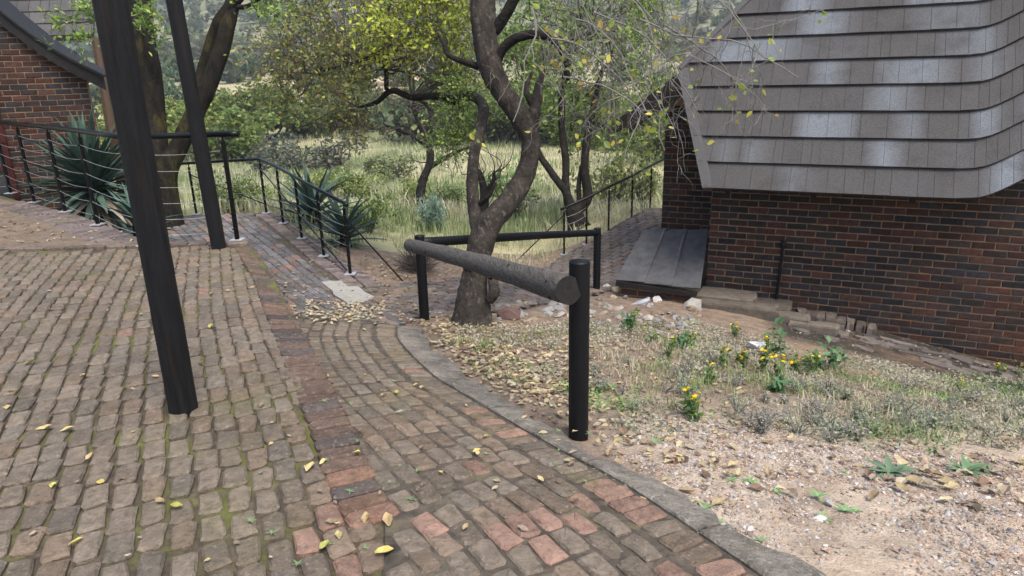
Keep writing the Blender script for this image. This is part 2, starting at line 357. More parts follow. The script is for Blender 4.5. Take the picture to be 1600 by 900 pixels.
# brick facing below the border where the plaza stands above the ramp
items = []
for s in np.arange(.6, cs[-1], .215):
    x = np.interp(s, cs, bl[:, 0]); y = np.interp(s, cs, bl[:, 1]); x2 = np.interp(s+.05, cs, bl[:, 0]); y2 = np.interp(s+.05, cs, bl[:, 1]); t = math.atan2(y2-y, x2-x+1e-6)
    nn = np.array([math.sin(t), -math.cos(t), 0])
    for k in range(5):
        z = -.13-.105*k
        if z < H(x, y)-.12: continue
        items.append((x+nn[0]*.02, y+nn[1]*.02, z, jitn(nn, .02), t, tuple(np.array([.12, .085, .075])*random.uniform(.7, 1.3))))
lay(plaza, 'edge', items)
items = []
for x in np.arange(-8.8, -2.85, .212):      # course along the far edge of the paving
    items.append((x, 7.02+.012*math.sin(x*3), .018, jitn((0, 0, 1), .03), random.gauss(0, .03), tuple(np.array([.15, .115, .095])*random.uniform(.6, 1.3))))
for i in range(len(BACK)-2):                # brick strip under the upper balustrade
    a, b = BACK[i], BACK[i+1]; L_ = np.linalg.norm(b-a); t = math.atan2(b[1]-a[1], b[0]-a[0]); nn = np.array([-math.sin(t), math.cos(t)])
    for s in np.arange(.05, L_, .106):
        for q in (.1, .315):
            p = a+(b-a)*s/L_+nn*q
            if p[1] > 7.1 and inside(p[0], p[1]): items.append((p[0], p[1], .012, jitn((0, 0, 1), .03), t+math.pi/2, tuple(np.array([.13, .105, .10])*random.uniform(.6, 1.3))))
lay(plaza, 'edge', items)

# bare soil strip between the far paving course and the balustrade
SOIL = [(-2.95, 7.08), (-9.4, 7.08), (-9.4, 11.8), (-7.0, 9.75), (-6.2, 9.05), (-5.4, 8.4), (-4.6, 7.68), (-3.9, 7.2)]
struct(Soup().add([(x, y, .004) for x, y in SOIL], [list(range(len(SOIL)))[::-1]], (.15, .115, .085)).build('soil_strip', M['ground']))
# ramp path between border and kerb
RC = catmull([(1.32, 1.0), (1.02, 1.55), (.80, 1.98), (.47, 2.58), (.26, 2.9), (-.10, 3.5), (-.54, 4.25), (-.92, 5.2), (-1.05, 5.85)], 14)
rs_ = np.concatenate([[0], np.cumsum(np.linalg.norm(np.diff(RC, axis=0), axis=1))])
def rpt(s, o):
    x = np.interp(s, rs_, RC[:, 0]); y = np.interp(s, rs_, RC[:, 1]); a = np.array([np.interp(s+.08, rs_, RC[:, 0])-np.interp(s-.08, rs_, RC[:, 0]), np.interp(s+.08, rs_, RC[:, 1])-np.interp(s-.08, rs_, RC[:, 1])])
    a /= np.linalg.norm(a); return np.array([x, y])+np.array([-a[1], a[0]])*o, math.atan2(a[1], a[0])
V = []; F = []; ns, no = 60, 14
for i in range(ns):
    for j in range(no):
        p, t = rpt(rs_[-1]*i/(ns-1), lerp(-.03, 1.45, j/(no-1)))
        lim = bord_x(p[1])-.02 if p[1] > .3 else -9
        x = max(p[0], lim); V.append((x, p[1], H(x, p[1])+.026))
for i in range(ns-1):
    for j in range(no-1): k = i*no+j; F.append([k, k+1, k+no+1, k+no])
ramp = struct(Soup().add(V, F).build('ramp_path', M['pathbed'], smooth=True))
items = []
for s in np.arange(.02, rs_[-1], .1015):
    p, t = rpt(s, .1); z = H(p[0], p[1])
    items.append((p[0], p[1], z+.036+random.uniform(-.004, .004), jitn(Hn(p[0], p[1])), t+math.pi/2+random.gauss(0, .03), pcol(*p, red=.75 if p[1] < 2.7 else .15)))
for ci in range(16):
    o = .262+ci*.1015; s = random.uniform(0, .18)
    while s < rs_[-1]:
        p, t = rpt(s, o)
        if p[0] > bord_x(p[1])+(.02 if p[1] > 2.3 else 0):
            z = H(p[0], p[1])
            items.append((p[0], p[1], z+.036+random.uniform(-.005, .005), jitn(Hn(p[0], p[1]), .03), t+random.gauss(0, .03), pcol(*p, red=.42 if (p[1] < 2.5 and p[0] > -.1) else .05 if p[1] < 3 else .01)))
        s += .181
lay(ramp, 'plaza', items)
# kerb of broken concrete lengths
kerb = None
KB = [0.0, .62, 1.35, 2.05, 2.95, 3.8, rs_[-1]]
for k in range(len(KB)-1):
    S = Soup(); V = []; F = []; n = 34; a0, a1 = KB[k]+.006, KB[k+1]-.006
    for i in range(n):
        s = lerp(a0, a1, i/(n-1)); wd = .15+.035*math.sin(s*2.3)+.02*math.sin(s*7+k)+(.10*sstep(3.2, 4.4, s))
        e1 = (vnoise(s*9+k*3.3, 1.5)-.5)*.03; e2 = (vnoise(s*11+k*5.1, 7.7)-.5)*.07
        for (o, dz) in ((.002, -.08), (.002, .036), (-.010+e1, .044), (-wd*.5, .045), (-wd+e2, .040), (-wd-.012+e2, -.1)):
            p, t = rpt(s, o); V.append((p[0], p[1], H(p[0], p[1])+dz+random.uniform(-.0015, .0015)))
    for i in range(n-1):
        for j in range(5): q = i*6+j; F.append([q, q+6, q+7, q+1])
    F.append([0, 1, 2, 3, 4, 5]); F.append([(n-1)*6+j for j in range(5, -1, -1)])
    if kerb is None:
        kerb = thing('kerb', 'cracked grey concrete kerb between brick ramp and gravel', 'kerb', (0, 3.5, H(0, 3.5)))
    S.add(V, F).build('kerb_slab', M['concrete'], kerb, smooth=False)

# lower walkway beside the stepped balustrade, and the path that crosses to the right
def sheet(name, poly, m, dz=.02, step=.12):
    P_ = np.array(poly); xs = np.arange(P_[:, 0].min(), P_[:, 0].max()+step, step); ys = np.arange(P_[:, 1].min(), P_[:, 1].max()+step, step)
    X, Y = np.meshgrid(xs, ys); I = np.arange(X.size).reshape(X.shape); Fq = np.stack([I[:-1, :-1], I[:-1, 1:], I[1:, 1:], I[1:, :-1]], -1).reshape(-1, 4)
    cx = (X[:-1, :-1]+step/2).ravel(); cy = (Y[:-1, :-1]+step/2).ravel(); k = inside(cx, cy, P_[:, 0], P_[:, 1])
    Zz = H(X, Y)+dz
    return struct(Soup().add(np.stack([X, Y, Zz], -1).reshape(-1, 3), Fq[k]).build(name, m, smooth=True))
WALK = [(-1.1, 5.85), (-1.0, 6.6), (-1.55, 7.15), (-1.98, 8.22), (-2.45, 9.0), (-2.98, 9.95), (-3.55, 10.85), (-4.05, 11.5), (-6.5, 12.6), (-7.5, 11.2), (-5.4, 9.4), (-3.9, 7.3), (-2.75, 7.1), (-2.66, 6.87), (-2.1, 5.78)]
walk = sheet('walkway', WALK, M['pathbed'])
wx, wy = np.array(WALK).T
PATCH = np.array([atz(505, 452, -.75)[:2], atz(545, 443, -.75)[:2], atz(585, 465, -.75)[:2], atz(548, 492, -.71)[:2]])
wa = math.atan2(3.1, -2.1); d2 = np.array([math.cos(wa), math.sin(wa)]); n2 = np.array([d2[1], -d2[0]])
def grid_bricks(poly, ang_, origin, colf, pw=.112, pl_=.222, skip=None, tilt=.02, dz=.034):
    P_ = np.array(poly); out = []; d = np.array([math.cos(ang_), math.sin(ang_)]); n = np.array([d[1], -d[0]]); o = np.array(origin)
    for ci in range(-60, 60):
        for si in range(-40, 40):
            p = o+d*(si*pl_+(ci % 2)*pl_/2)+n*ci*pw+rng.normal(0, .004, 2)
            if not inside(p[0], p[1], P_[:, 0], P_[:, 1]): continue
            if skip is not None and skip(p): continue
            out.append((p[0], p[1], H(p[0], p[1])+dz+random.uniform(-.005, .005), jitn(Hn(p[0], p[1]), tilt), ang_+random.gauss(0, .025), colf(p)))
    return out
def wcol(p):
    k = random.random(); c = np.array([.115, .112, .118]) if k < .62 else (np.array([.15, .12, .11]) if k < .9 else np.array([.19, .12, .10]))
    return tuple(c*random.uniform(.65, 1.35))
FL = np.array([(-1.75, 7.8), (-2.01, 8.21), (-2.5, 8.87), (-3.05, 9.78), (-3.62, 10.75), (-4.1, 11.4)])
def near_line(p, L_, dmin):
    for a, b in zip(L_[:-1], L_[1:]):
        t = np.clip(((p-a)@(b-a))/((b-a)@(b-a)), 0, 1)
        if np.linalg.norm(p-a-(b-a)*t) < dmin: return True
    return False
in_patch = lambda p: inside(p[0], p[1], PATCH[:, 0], PATCH[:, 1])
lay(walk, 'walk', grid_bricks(WALK, wa, (-3, 8), wcol, skip=lambda p: near_line(p, FL, .3) or in_patch(p) or (p[1] > 2.3 and p[0] < bord_x(min(p[1], 6.8))+.08 and p[1] < 6.9) or p[1] < 5.95))
items = []
for a, b in zip(FL[:-1], FL[1:]):
    L_ = np.linalg.norm(b-a); t = math.atan2(b[1]-a[1], b[0]-a[0]); nn = np.array([-math.sin(t), math.cos(t)])
    for s in np.arange(.05, L_, .107):
        for q in (-.11, .11):
            p = a+(b-a)*s/L_+nn*q; items.append((p[0], p[1], H(p[0], p[1])+.05, jitn(Hn(p[0], p[1]), .03), t+math.pi/2, tuple(np.array([.125, .10, .098])*random.uniform(.6, 1.4))))
lay(walk, 'walk', items)
pc = PATCH; S = Soup(); e = catmull(np.vstack([pc, pc[:1]]), 6)[:-1]; e = lerp(np.vstack([np.linspace(pc[i], pc[(i+1) % 4], 6, endpoint=False) for i in range(4)]), e, .25)+rng.normal(0, .012, (24, 2))
zt = [H(x, y)+.044 for x, y in e]; S.add([(x, y, z) for (x, y), z in zip(e, zt)]+[(x, y, z-.08) for (x, y), z in zip(e, zt)], [list(range(24))]+[[k, 24+k, 24+(k+1) % 24, (k+1) % 24] for k in range(24)])
struct(S.build('concrete_patch', M['slab']))
CROSS = [(-1.0, 6.62), (-.75, 6.9), (-.1, 7.15), (.55, 7.75), (1.0, 8.55), (1.6, 9.2), (1.75, 9.9), (2.45, 10.6), (3.2, 12.2), (2.75, 12.85), (2.1, 12.2), (1.55, 11.7), (.9, 11.45), (.55, 10.6), (.0, 9.5), (-.6, 8.85), (-1.25, 8.25), (-1.75, 7.85), (-1.6, 7.2)]
cross = sheet('cross_path', CROSS, M['pathbed'])
ccol = lambda p: tuple((np.array([.115, .1, .095]) if random.random() < .75 else np.array([.15, .11, .093]))*random.uniform(.65, 1.3))
lay(cross, 'walk', grid_bricks(CROSS, math.radians(38), (0, 8.5), ccol, skip=lambda p: np.hypot(p[0]+.38, p[1]-6.5) < .35))

# ------------------------------------------------------------------ ground sheet (lowered under the paved surfaces)
def ground_mesh():
    xs = np.concatenate([-np.geomspace(700, 9, 55), np.arange(-9, 9.001, .1), np.geomspace(9.1, 700, 55)])
    ys = np.concatenate([[-12, -6, -3], np.arange(-2, 15.001, .1), np.geomspace(15.15, 660, 130)])
    X, Y = np.meshgrid(xs, ys); Z = H(X, Y)
    nr = (np.hypot(X-1, Y-5) < 14); Z = Z+np.where(nr, (fbm(X, Y, 2.2)-.5)*.05+(vnoise(X, Y, 7)-.5)*.02, 0)
    ins = inside(X, Y); Z = np.where(ins, np.minimum(Z, 0)-.25, Z)
    RP_ = np.vstack([RC, BORD[::-1]])
    for Q in (RP_, np.array(WALK), np.array(CROSS)):
        c_ = Q.mean(0); Q = Q+(c_-Q)*.03; Z = np.where(inside(X, Y, Q[:, 0], Q[:, 1]) & ~ins, H(X, Y)-.06, Z)
    nx, ny = len(xs), len(ys); V = np.stack([X, Y, Z], -1).reshape(-1, 3)
    I = np.arange(nx*ny).reshape(ny, nx); F = np.stack([I[:-1, :-1], I[:-1, 1:], I[1:, 1:], I[1:, :-1]], -1).reshape(-1, 4)
    return V, F
V, F = ground_mesh()
x, y = V[:, 0], V[:, 1]
g = fbm(x, y, .08)[:, None]; g2 = fbm(x+50, y, .03)[:, None]
straw = np.array([.36, .32, .19]); green = np.array([.17, .19, .085]); sand = np.array([.46, .35, .24])
fc = lerp(straw, green, sstep(.45, .62, g)); fc = lerp(fc, sand, sstep(.60, .70, g2)*(y < 170)[:, None])
fc = lerp(fc, np.array([.13, .145, .085]), sstep(110, 220, y)[:, None]*.85)
# soil kinds of the yard: pale gravelly sand near the kerb, brown earth under the tree, black humus along the wall
hn_ = (x-2.6)*(-.419)+(y-8.74)*(-.908); hu_ = (x-2.6)*.908+(y-8.74)*(-.419)
yc_ = np.tile(np.array([.20, .15, .11]), (len(x), 1)); wob = (fbm(x, y, 1.2)-.5)*1.2
yc_ = lerp(yc_, np.array([.40, .325, .25]), (sstep(.2, 1.0, x+wob*.7)*sstep(4.6, 3.5, y+wob-.35*np.maximum(x-2, 0)))[:, None])
yc_ = lerp(yc_, np.array([.44, .31, .21]), (sstep(1.7, 2.4, x+wob*.5)*sstep(3.6, 2.7, y+wob*.6))[:, None]*.8)
yc_ = lerp(yc_, np.array([.026, .024, .019]), (sstep(1.9, 1.3, hn_+wob*.6)*sstep(-.1, .0, hn_)*sstep(.8, 1.4, hu_+wob))[:, None]*.95)
yard = ((y < 10.2) | ((x > -.5) & (y < 12))); yf = yard[F].all(1)
ground = Soup().add(V, F[yf], yc_).build('ground', M['ground'], smooth=True); struct(ground)
fo = Soup().add(V, F[~yf], fc).build('terrain', M['field'], smooth=True); struct(fo)

# ------------------------------------------------------------------ timber poles and the pole handrail
def pole(P, R, sides=18, lumps=.015, seed=0, n=10):
    return tube_vf(catmull(P, n), np.interp(np.linspace(0, 1, len(catmull(P, n))), np.linspace(0, 1, len(R)), R), sides, lumps, True, seed)
for (bx, by, tx, ty, lab, sd_, r) in ((287, 640, 172, 0, 'thick black timber pole in the middle of the brick plaza', 1, .071), (342, 387, 272, 0, 'slimmer black timber pole at the far edge of the plaza', 2, .073)):
    b = atz(bx, by, 0); d = ray(tx, ty); hh = np.hypot(b[0], b[1])/np.hypot(d[0], d[1]); t = CAM+d*hh
    up = (t-b)/(t[2]-b[2])
    S = Soup(); V, F = pole([b-up*.1, b+up*.7, b+up*1.6, b+up*2.6, b+up*3.6], [r, r*.99, r, r*1.0, r*.98], 20, .010, sd_); S.add(V, F); tag(S.build('support_pole', M['black'], None, smooth=True), lab, 'pole')
A0 = np.array([.34, 3.30, H(.34, 3.30)-.05]); B0 = atz(664, 505, -.80); D0 = atz(932, 457, -1.28)
hr = thing('pole_handrail', 'timber pole barrier with weathered grey log rail on black posts round the tree', 'handrail', tuple(A0))
def postp(b, h, r, sd_):
    b = np.array(b); S = Soup(); V, F = pole([b-(0, 0, .15), b+(0, 0, h*.5), b+(0, 0, h-.008), b+(0, 0, h)], [r, r, r, r*.93], 18, .008, sd_); S.add(V, F)
    o = S.build('post', M['blackp'], hr, smooth=False); o.data.polygons.foreach_set('use_smooth', [len(p.vertices) == 4 for p in o.data.polygons]); return b+(0, 0, h)
tA = postp(A0, 1.00, .053, 1); hb = .90; tB = postp(B0, hb, .05, 2); tD = postp(D0, .88, .05, 3)
for (py0, py1, px) in ((500, 545, 914), (468, 488, 915)):
    zz = proj(A0)[2]-.06; V, F = tube_vf([at(px, py0, zz), at(px+1, (py0+py1)/2, zz), at(px, py1, zz)], [.001, .0028, .001], 5); Soup().add(V, F).build('crack', M['slab'], hr)
la = at(886, 453, proj(tA)[2]-.02); lb = at(640, 383, proj(tB)[2]-.06); ld = (lb-la)/np.linalg.norm(lb-la)
S = Soup(); P_ = np.array([lerp(la-ld*.02, lb, t) for t in np.linspace(0, 1, 26)]); P_[:, 2] += np.sin(np.linspace(0, 3.1, 26))*.012
V, F = tube_vf(P_, .072*(1+.03*np.sin(np.arange(26)*.9)+.02*np.sin(np.arange(26)*2.3))*np.linspace(1, .84, 26), 22, .012, True, 5)
S.add(V, F[:-2]); lg = S.build('log_rail', M['log'], hr, smooth=True)
Soup().add(V[:22], [list(range(22))[::-1]]).build('log_end', M['grain'], lg); Soup().add(V[-22:], [list(range(22))]).build('log_end', M['grain'], lg)
for k in range(22):
    t = random.random(); a = random.uniform(0, 6.28); c = lerp(la, lb, t); s1 = np.cross(ld, (0, 0, 1)); s1 /= np.linalg.norm(s1); s2 = np.cross(s1, ld); o_ = (s1*math.cos(a)+s2*math.sin(a)); rr = lerp(.072, .06, t)
    V2, F2 = tube_vf([c+o_*(rr-.006), c+o_*(rr+.005), c+o_*(rr+.007)], [.016, .010, .004], 7); Soup().add(V2, F2).build('knot', M['grain'], lg)
S = Soup(); ra, rb = tB-np.array([.0, 0, .045]), tD-np.array([0, 0, .035]); V, F = pole([ra, lerp(ra, rb, .5)+(0, 0, .006), rb], [.05, .047, .045], 18, .01, 6); S.add(V, F).build('black_rail', M['blackp'], hr, smooth=True)

# ------------------------------------------------------------------ steel balustrades
def balustrade(label, bases, h, rail_r, post_r, ncab, nm='balustrade', ext0=None, ext1=None, tilt=0, stays=()):
    bases = [np.array(b) for b in bases]; th = thing(nm, label, 'balustrade', tuple(bases[0])); tops = []
    for b in bases:
        S = Soup(); V, F = tube_vf([b, b+(0, 0, h-.07)], post_r, 12); S.add(V, F); po = S.build('post', M['steel'], th, smooth=False)
        S = Soup(); V, F = tube_vf([b+(0, 0, h-.07), b+(0, 0, h-.01)], post_r*.45, 8); S.add(V, F).build('spigot', M['steel'], po)
        S = Soup()
        for k in range(ncab):
            z = .12+(h-.28)*k/(ncab-1); V, F = tube_vf([b+(-post_r*1.25, -post_r*.9, z), b+(post_r*1.25, -post_r*.9, z)], .008, 6); S.add(V, F)
        tag(S.build('cable_clamp', M['steel'], po), kind='stuff')
        S = Soup(); V, F = box_vf(b+(0, 0, .006), np.array([.065, 0, 0]), np.array([0, .065, 0]), np.array([0, 0, .005])); S.add(V, F).build('base_plate', M['galv'], po)
        tops.append(b+(0, 0, h))
    P_ = list(tops)
    if ext0 is not None: P_ = [np.array(ext0)]+P_
    if ext1 is not None: P_ = P_+[np.array(ext1)]
    S = Soup(); Q = []
    for a, b in zip(P_[:-1], P_[1:]): Q += [lerp(a, b, t) for t in (0, .5)]
    Q.append(P_[-1]); V, F = tube_vf(Q, rail_r, 14); S.add(V, F).build('top_rail', M['steel'], th, smooth=True)
    for k in range(ncab):
        z = .12+(h-.28)*k/(ncab-1); S = Soup(); pts = []
        for a, b in zip(bases[:-1], bases[1:]):
            for t in np.linspace(0, 1, 6, endpoint=False): pts.append(lerp(a, b, t)+(0, -post_r*.9, z-.028*math.sin(math.pi*t)))
        pts.append(bases[-1]+(0, -post_r*.9, z)); V, F = tube_vf(pts, .0023, 5); S.add(V, F).build('cable', M['galv'], th)
    for a, b in stays:
        S = Soup(); V, F = tube_vf([np.array(a), np.array(b)], .010, 8); S.add(V, F).build('stay_rod', M['steel'], th)
    return th
zg = .022
G = [atz(371, 375, .02), np.array([-3.8, 6.95, zg]), atz(153, 351, zg), atz(102, 331, zg), atz(54, 316, zg), atz(17, 302, zg), np.array([-8.4, 10.95, zg])]
balustrade('black steel balustrade with sagging wire cables along the back of the raised plaza', G, 1.10, .03, .024, 6, ext0=G[0]+np.array([.18, -.03, 1.10]))
Fp = [(-2.01, 8.21), (-2.5, 8.87), (-3.05, 9.78), (-3.62, 10.75), (-4.1, 11.4), (-5.6, 12.1), (-6.3, 12.3)]
Fb = [np.array([x, y, H(x, y)+.055]) for x, y in Fp]
f5 = Fb[0]
balustrade('black steel balustrade stepping down beside the lower brick walkway', Fb, .90, .024, .02, 6, ext0=f5+np.array([.06, -.1, .885]), stays=[(f5+np.array([0, 0, .72]), np.append(atz(632, 438, -.86)[:2], -.9)), (Fb[4]+np.array([.02, -.03, .72]), Fb[0]+np.array([-.05, .02, .05])), (Fb[5]+np.array([0, 0, .7]), Fb[4]+np.array([0, 0, .15]))])
Ep = [(.92, 11.53), (1.32, 11.66), (1.73, 11.85), (2.2, 12.22), (2.63, 12.7), (3.2, 13.3)]
Eb = [np.array([x, y, z]) for (x, y), z in zip(Ep, [-1.40, -1.26, -1.10, -.98, -.87, -.74])]
balustrade('black steel balustrade climbing towards the corner of the right house', Eb, .82, .022, .017, 5, ext0=Eb[0]+np.array([-.06, 0, .79]), stays=[(Eb[0]+np.array([0, 0, .7]), np.array([.1, 11.3, -1.42]))])

# ------------------------------------------------------------------ brick walls
def brick_mesh(name, L_, h, t, seed, m):
    r = np.random.default_rng(seed); a, b = L_/2, h/2; V = []
    for (i, y) in ((0, -.04), (0, t-.006), (.006, t)):
        V += [(sx*(a-i)+r.normal(0, .0018), y+(r.normal(0, .0014) if y > 0 else 0), sz*(b-i)+r.normal(0, .0016)) for sx, sz in ((-1, -1), (1, -1), (1, 1), (-1, 1))]
    F = [[8, 9, 10, 11]]+[[k, (k+1) % 4, 4+(k+1) % 4, 4+k] for k in range(4)]+[[4+k, 4+(k+1) % 4, 8+(k+1) % 4, 8+k] for k in range(4)]
    return np.array(V), np.array(F), Soup().add(V, F).mesh(name, m)
WB = [brick_mesh('brick', .222, .072, .009, k, M['brick']) for k in range(8)]; WH = [brick_mesh('brick', .105, .072, .009, 20+k, M['brick']) for k in range(3)]
def bcol():
    k = random.random()
    c = np.array([.042, .04, .046]) if k < .34 else (np.array([.085, .045, .036]) if k < .62 else (np.array([.115, .052, .036]) if k < .82 else np.array([.065, .05, .045])))
    return tuple(c*np.array([.54, .53, .52])*random.uniform(.5, 1.15))
def brick_wall(parent, P0, e, n, u0, u1, z0, z1, keep, limit, core_t=.2, core_poly=None, name='wall'):
    """wall face through P0 (xy) along e, outward n; bricks proud of a mortar core"""
    P0 = np.array([P0[0], P0[1], 0.]); S = Soup(); us = (u0, u1)
    poly = core_poly or [(u0, z0), (u1, z0), (u1, z1), (u0, z1)]
    k = len(poly); Vf = [P0+e*u+np.array([0, 0, z]) for u, z in poly]; Vb = [v-n*core_t for v in Vf]
    S.add(Vf+Vb, [list(range(k)), list(range(k, 2*k))[::-1]]+[[i, k+i, k+(i+1) % k, (i+1) % k] for i in range(k)])
    wl = S.build(name, M['mortar'], parent)
    its = []
    for ci, z in enumerate(np.arange(z0+.042, z1, .085)):
        off = (ci % 2)*.116; u = u0+(0 if ci % 2 else .116)
        if ci % 2: its.append((u0+.0525, z, True)); u = u0+.105+.01+.111
        while u+.111 < u1+.05: its.append((u, z, False)); u += .232
        if u-.111+.10 < u1+.03: its.append((u-.0585, z, True))
    sc = []
    for (u, z, hd) in its:
        if not keep(u, z): continue
        p = P0+e*u+np.array([0, 0, z]); px, py, Z = proj(p); vis = Z > .3 and -40 < px < 1640 and -40 < py < 940
        sc.append(((-1/Z if vis else 1), p, hd))
    sc.sort(key=lambda q: q[0]); mass = Soup(); nm = 0; R3 = np.stack([e, n, np.array([0, 0, 1.])], 1)
    for i, (s_, p, hd) in enumerate(sc):
        var = random.choice(WH if hd else WB); c = bcol(); a = random.gauss(0, .012); Rr = R3@np.array([[math.cos(a), 0, -math.sin(a)], [0, 1, 0], [math.sin(a), 0, math.cos(a)]]); p = p+n*random.uniform(-.003, .002)
        if i < limit and s_ < 0:
            o = link('brick', var[2], wl, Matrix([[*Rr[0], p[0]], [*Rr[1], p[1]], [*Rr[2], p[2]], [0, 0, 0, 1]])); o.color = (*c, 1)
        else: mass.add(var[0]@Rr.T+p, var[1], c); nm += 1
    if nm: tag(mass.build('brick_remainder', M['brick_s'], wl), kind='stuff')
    return wl
# right house
HE = np.array([.908, -.419, 0]); HN = np.array([-.419, -.908, 0]); HP = np.array([2.6, 8.74, 0])
house = thing('brick_house', 'dark brick house with steep grey tiled roof on the right', 'house', (2.6, 8.74, -1.24))
hz = lambda u: H(HP[0]+HE[0]*u, HP[1]+HE[1]*u)
wtop = lambda u: .56+.62*max(0, u-2.85)
brick_wall(house, HP, HE, HN, 0, 4.9, -2.0, 1.8, lambda u, z: z > hz(u)-.08 and z < wtop(u)-.03, 300, .24, core_poly=[(0, -2.0), (4.9, -2.0), (4.9, wtop(4.9)), (2.85, .56), (0, .56)])
SB = HP-HN*1.05
brick_wall(house, SB-HE*.86, HE, HN, 0, .9, -1.4, 2.0, lambda u, z: z > -.85 and z < 1.0+u*1.4, 140, .24, core_poly=[(0, -1.4), (.9, -1.4), (.9, 1.75), (.45, 1.75), (0, 1.05)], name='recessed_wall')
S = Soup()
for (c0, c1, z0, z1, a, b) in ((0.03, 4.9, -2, .5, .3, 1.0), (.1, 4.9, -1.5, .9, 1.3, 4.0)):
    cc = HP+HE*(c0+c1)/2-HN*(a+b)/2; cc[2] = (z0+z1)/2; V, F = box_vf(cc, HE*(c1-c0)/2, HN*(b-a)/2, np.array([0, 0, (z1-z0)/2])); S.add(V, F)
S.build('inner_wall', M['mortar'], house)
# roof
AL = math.radians(56.5); EX = .343; EV = np.array([-HN[0]*math.cos(AL), -HN[1]*math.cos(AL), math.sin(AL)]); EN = np.array([HN[0]*math.sin(AL), HN[1]*math.sin(AL), math.cos(AL)])
_d = ray(1330, 303.5); _t = ((HP+HN*.62-CAM)@HN)/(_d@HN); E0 = HP+HN*.62+np.array([0, 0, (CAM+_d*_t)[2]])
def lift(u): return .72*(np.log1p(np.exp((u-2.80)/.07))*.07)
def RP(u, v, o=0): return E0+HE*u+EV*(v+lift(u))+EN*o
def uL(v): return float(np.interp(v, [0, 1.62, 2.75, 3.7, 4.4], [.01, -.54, .27, .97, 1.5]))
roof_me = Soup(); uu = np.linspace(0, 1, 26); vv = np.linspace(0.02, 4.2, 24)
V = []; 
for o in (-.03, -.09):
    for v in vv:
        for t in uu: V.append(RP(lerp(uL(v)+.02, 4.9, t), v, o))
I = np.arange(2*24*26).reshape(2, 24, 26); F = []
for j in range(23):
    for i in range(25): F.append([I[0, j, i], I[0, j, i+1], I[0, j+1, i+1], I[0, j+1, i]]); F.append([I[1, j, i], I[1, j+1, i], I[1, j+1, i+1], I[1, j, i+1]])
for i in range(25): F.append([I[0, 0, i], I[1, 0, i], I[1, 0, i+1], I[0, 0, i+1]])
for j in range(23): F.append([I[0, j, 0], I[0, j+1, 0], I[1, j+1, 0], I[1, j, 0]])
roof = roof_me.add(V, np.array(F)).build('roof', M['darkwood'], house)
def tcol(row, u):
    g = .85*vnoise(u*3.0+row*7.37, row*3.7+.5)+.15*vnoise(u*6+row*3.1, row*9.7)
    b = float(sstep(.55, .78, g)); c = lerp(np.array([.070, .068, .068]), np.array([.138, .152, .17]), b)
    return c
for row in range(12):
    v0 = row*EX; u = uL(v0+EX/2)
    first = True
    while u < 4.9:
        wd = random.choice((.10, .15, .19, .23, .26))*random.uniform(.9, 1.1); bend = 2.6 < u < 3.3
        if bend: wd = min(wd, .10)
        a0, a1 = (uL(v0), uL(v0+EX)) if first else (u, u); b0 = b1 = u+wd-.003; first = False
        lo = .040+random.uniform(-.003, .003); hi = .002; th_ = .05; sh = random.uniform(.96, 1.04)
        if v0 > 3.5 and u < uL(v0): u += wd; continue
        V = [RP(a0, v0-.012, lo), RP(b0, v0-.012, lo), RP(b1, v0+EX+.02, hi-.003), RP(a1, v0+EX+.02, hi-.003), RP(a0, v0-.012, lo-th_), RP(b0, v0-.012, lo-th_), RP(b1, v0+EX, -.03), RP(a1, v0+EX, -.03)]
        C_ = np.array([tcol(row, x) for x in (a0, b0, b1, a1, a0, b0, b1, a1)])*sh; C_[4:6] = np.array([.03, .028, .027])
        Soup().add(V, [[0, 1, 2, 3], [4, 5, 1, 0], [5, 6, 2, 1], [7, 4, 0, 3]], C_).build('tile', M['tile'], roof); u += wd
S = Soup(); V = []; F = []
vs = [-.015, .4, .8, 1.2, 1.63]
for v in vs: V += [RP(uL(v)-.035, v, -.05), RP(uL(v)-.035, v, .034), RP(uL(v)+.085, v, .040), RP(uL(v)+.095, v, .012)]
for i in range(4):
    for j in range(3): F.append([i*4+j, i*4+j+1, i*4+j+5, i*4+j+4])
F.append([0, 1, 2, 3]); S.add(V, F).build('verge_trim', M['trim'], roof)
S = Soup(); V, F = tube_vf([RP(uL(v), v, .02) for v in (1.62, 2.2, 2.75, 3.3, 3.9)], .045, 8); S.add(V, F).build('hip_capping', M['trim'], roof)
apex = RP(uL(1.62), 1.62, -.05); tp = RP(uL(3.9), 3.9, -.03); bk = apex-HN*2.2+HE*.1-np.array([0, 0, .1]); S = Soup(); S.add([apex, tp, bk, apex-(0, 0, .06), bk-(0, 0, .06)], [[0, 2, 1], [0, 3, 4, 2]]).build('hip_slope', M['trim'], roof)
be = at(976, 196, 9.9); S = Soup(); ba = at(1066, 128, 9.45); dv = ba-be; dv_ = dv/np.linalg.norm(dv); sv = np.cross(dv_, (0, 0, 1)); sv /= np.linalg.norm(sv); V, F = box_vf((ba+be)/2, dv/2, sv*.03, np.cross(sv, dv_)*.13); S.add(V, F).build('bargeboard', M['darkwood'], house)
S = Soup(); q0, q1 = ba+np.array([0, 0, .1]), be+np.array([0, 0, .1]); q2, q3 = q1-HN*3, q0-HN*3; S.add([q0, q1, q2, q3]+[q+np.array([0, 0, .06]) for q in (q0, q1, q2, q3)], [[0, 1, 2, 3], [7, 6, 5, 4], [0, 4, 5, 1], [1, 5, 6, 2], [2, 6, 7, 3], [3, 7, 4, 0]]).build('far_slope', M['darkwood'], house)
S = Soup()
for u in (.25, 1.2, 2.2, 3.3, 4.3):
    c = HP+HE*u+HN*.22+np.array([0, 0, .34+.5*lift(u)]); V, F = box_vf(c, HE*.03, (HN*.24-np.array([0, 0, .12])), np.array([0, 0, .05])); S.add(V, F)
    S.build('rafter_end', M['darkwood'], roof); S = Soup()
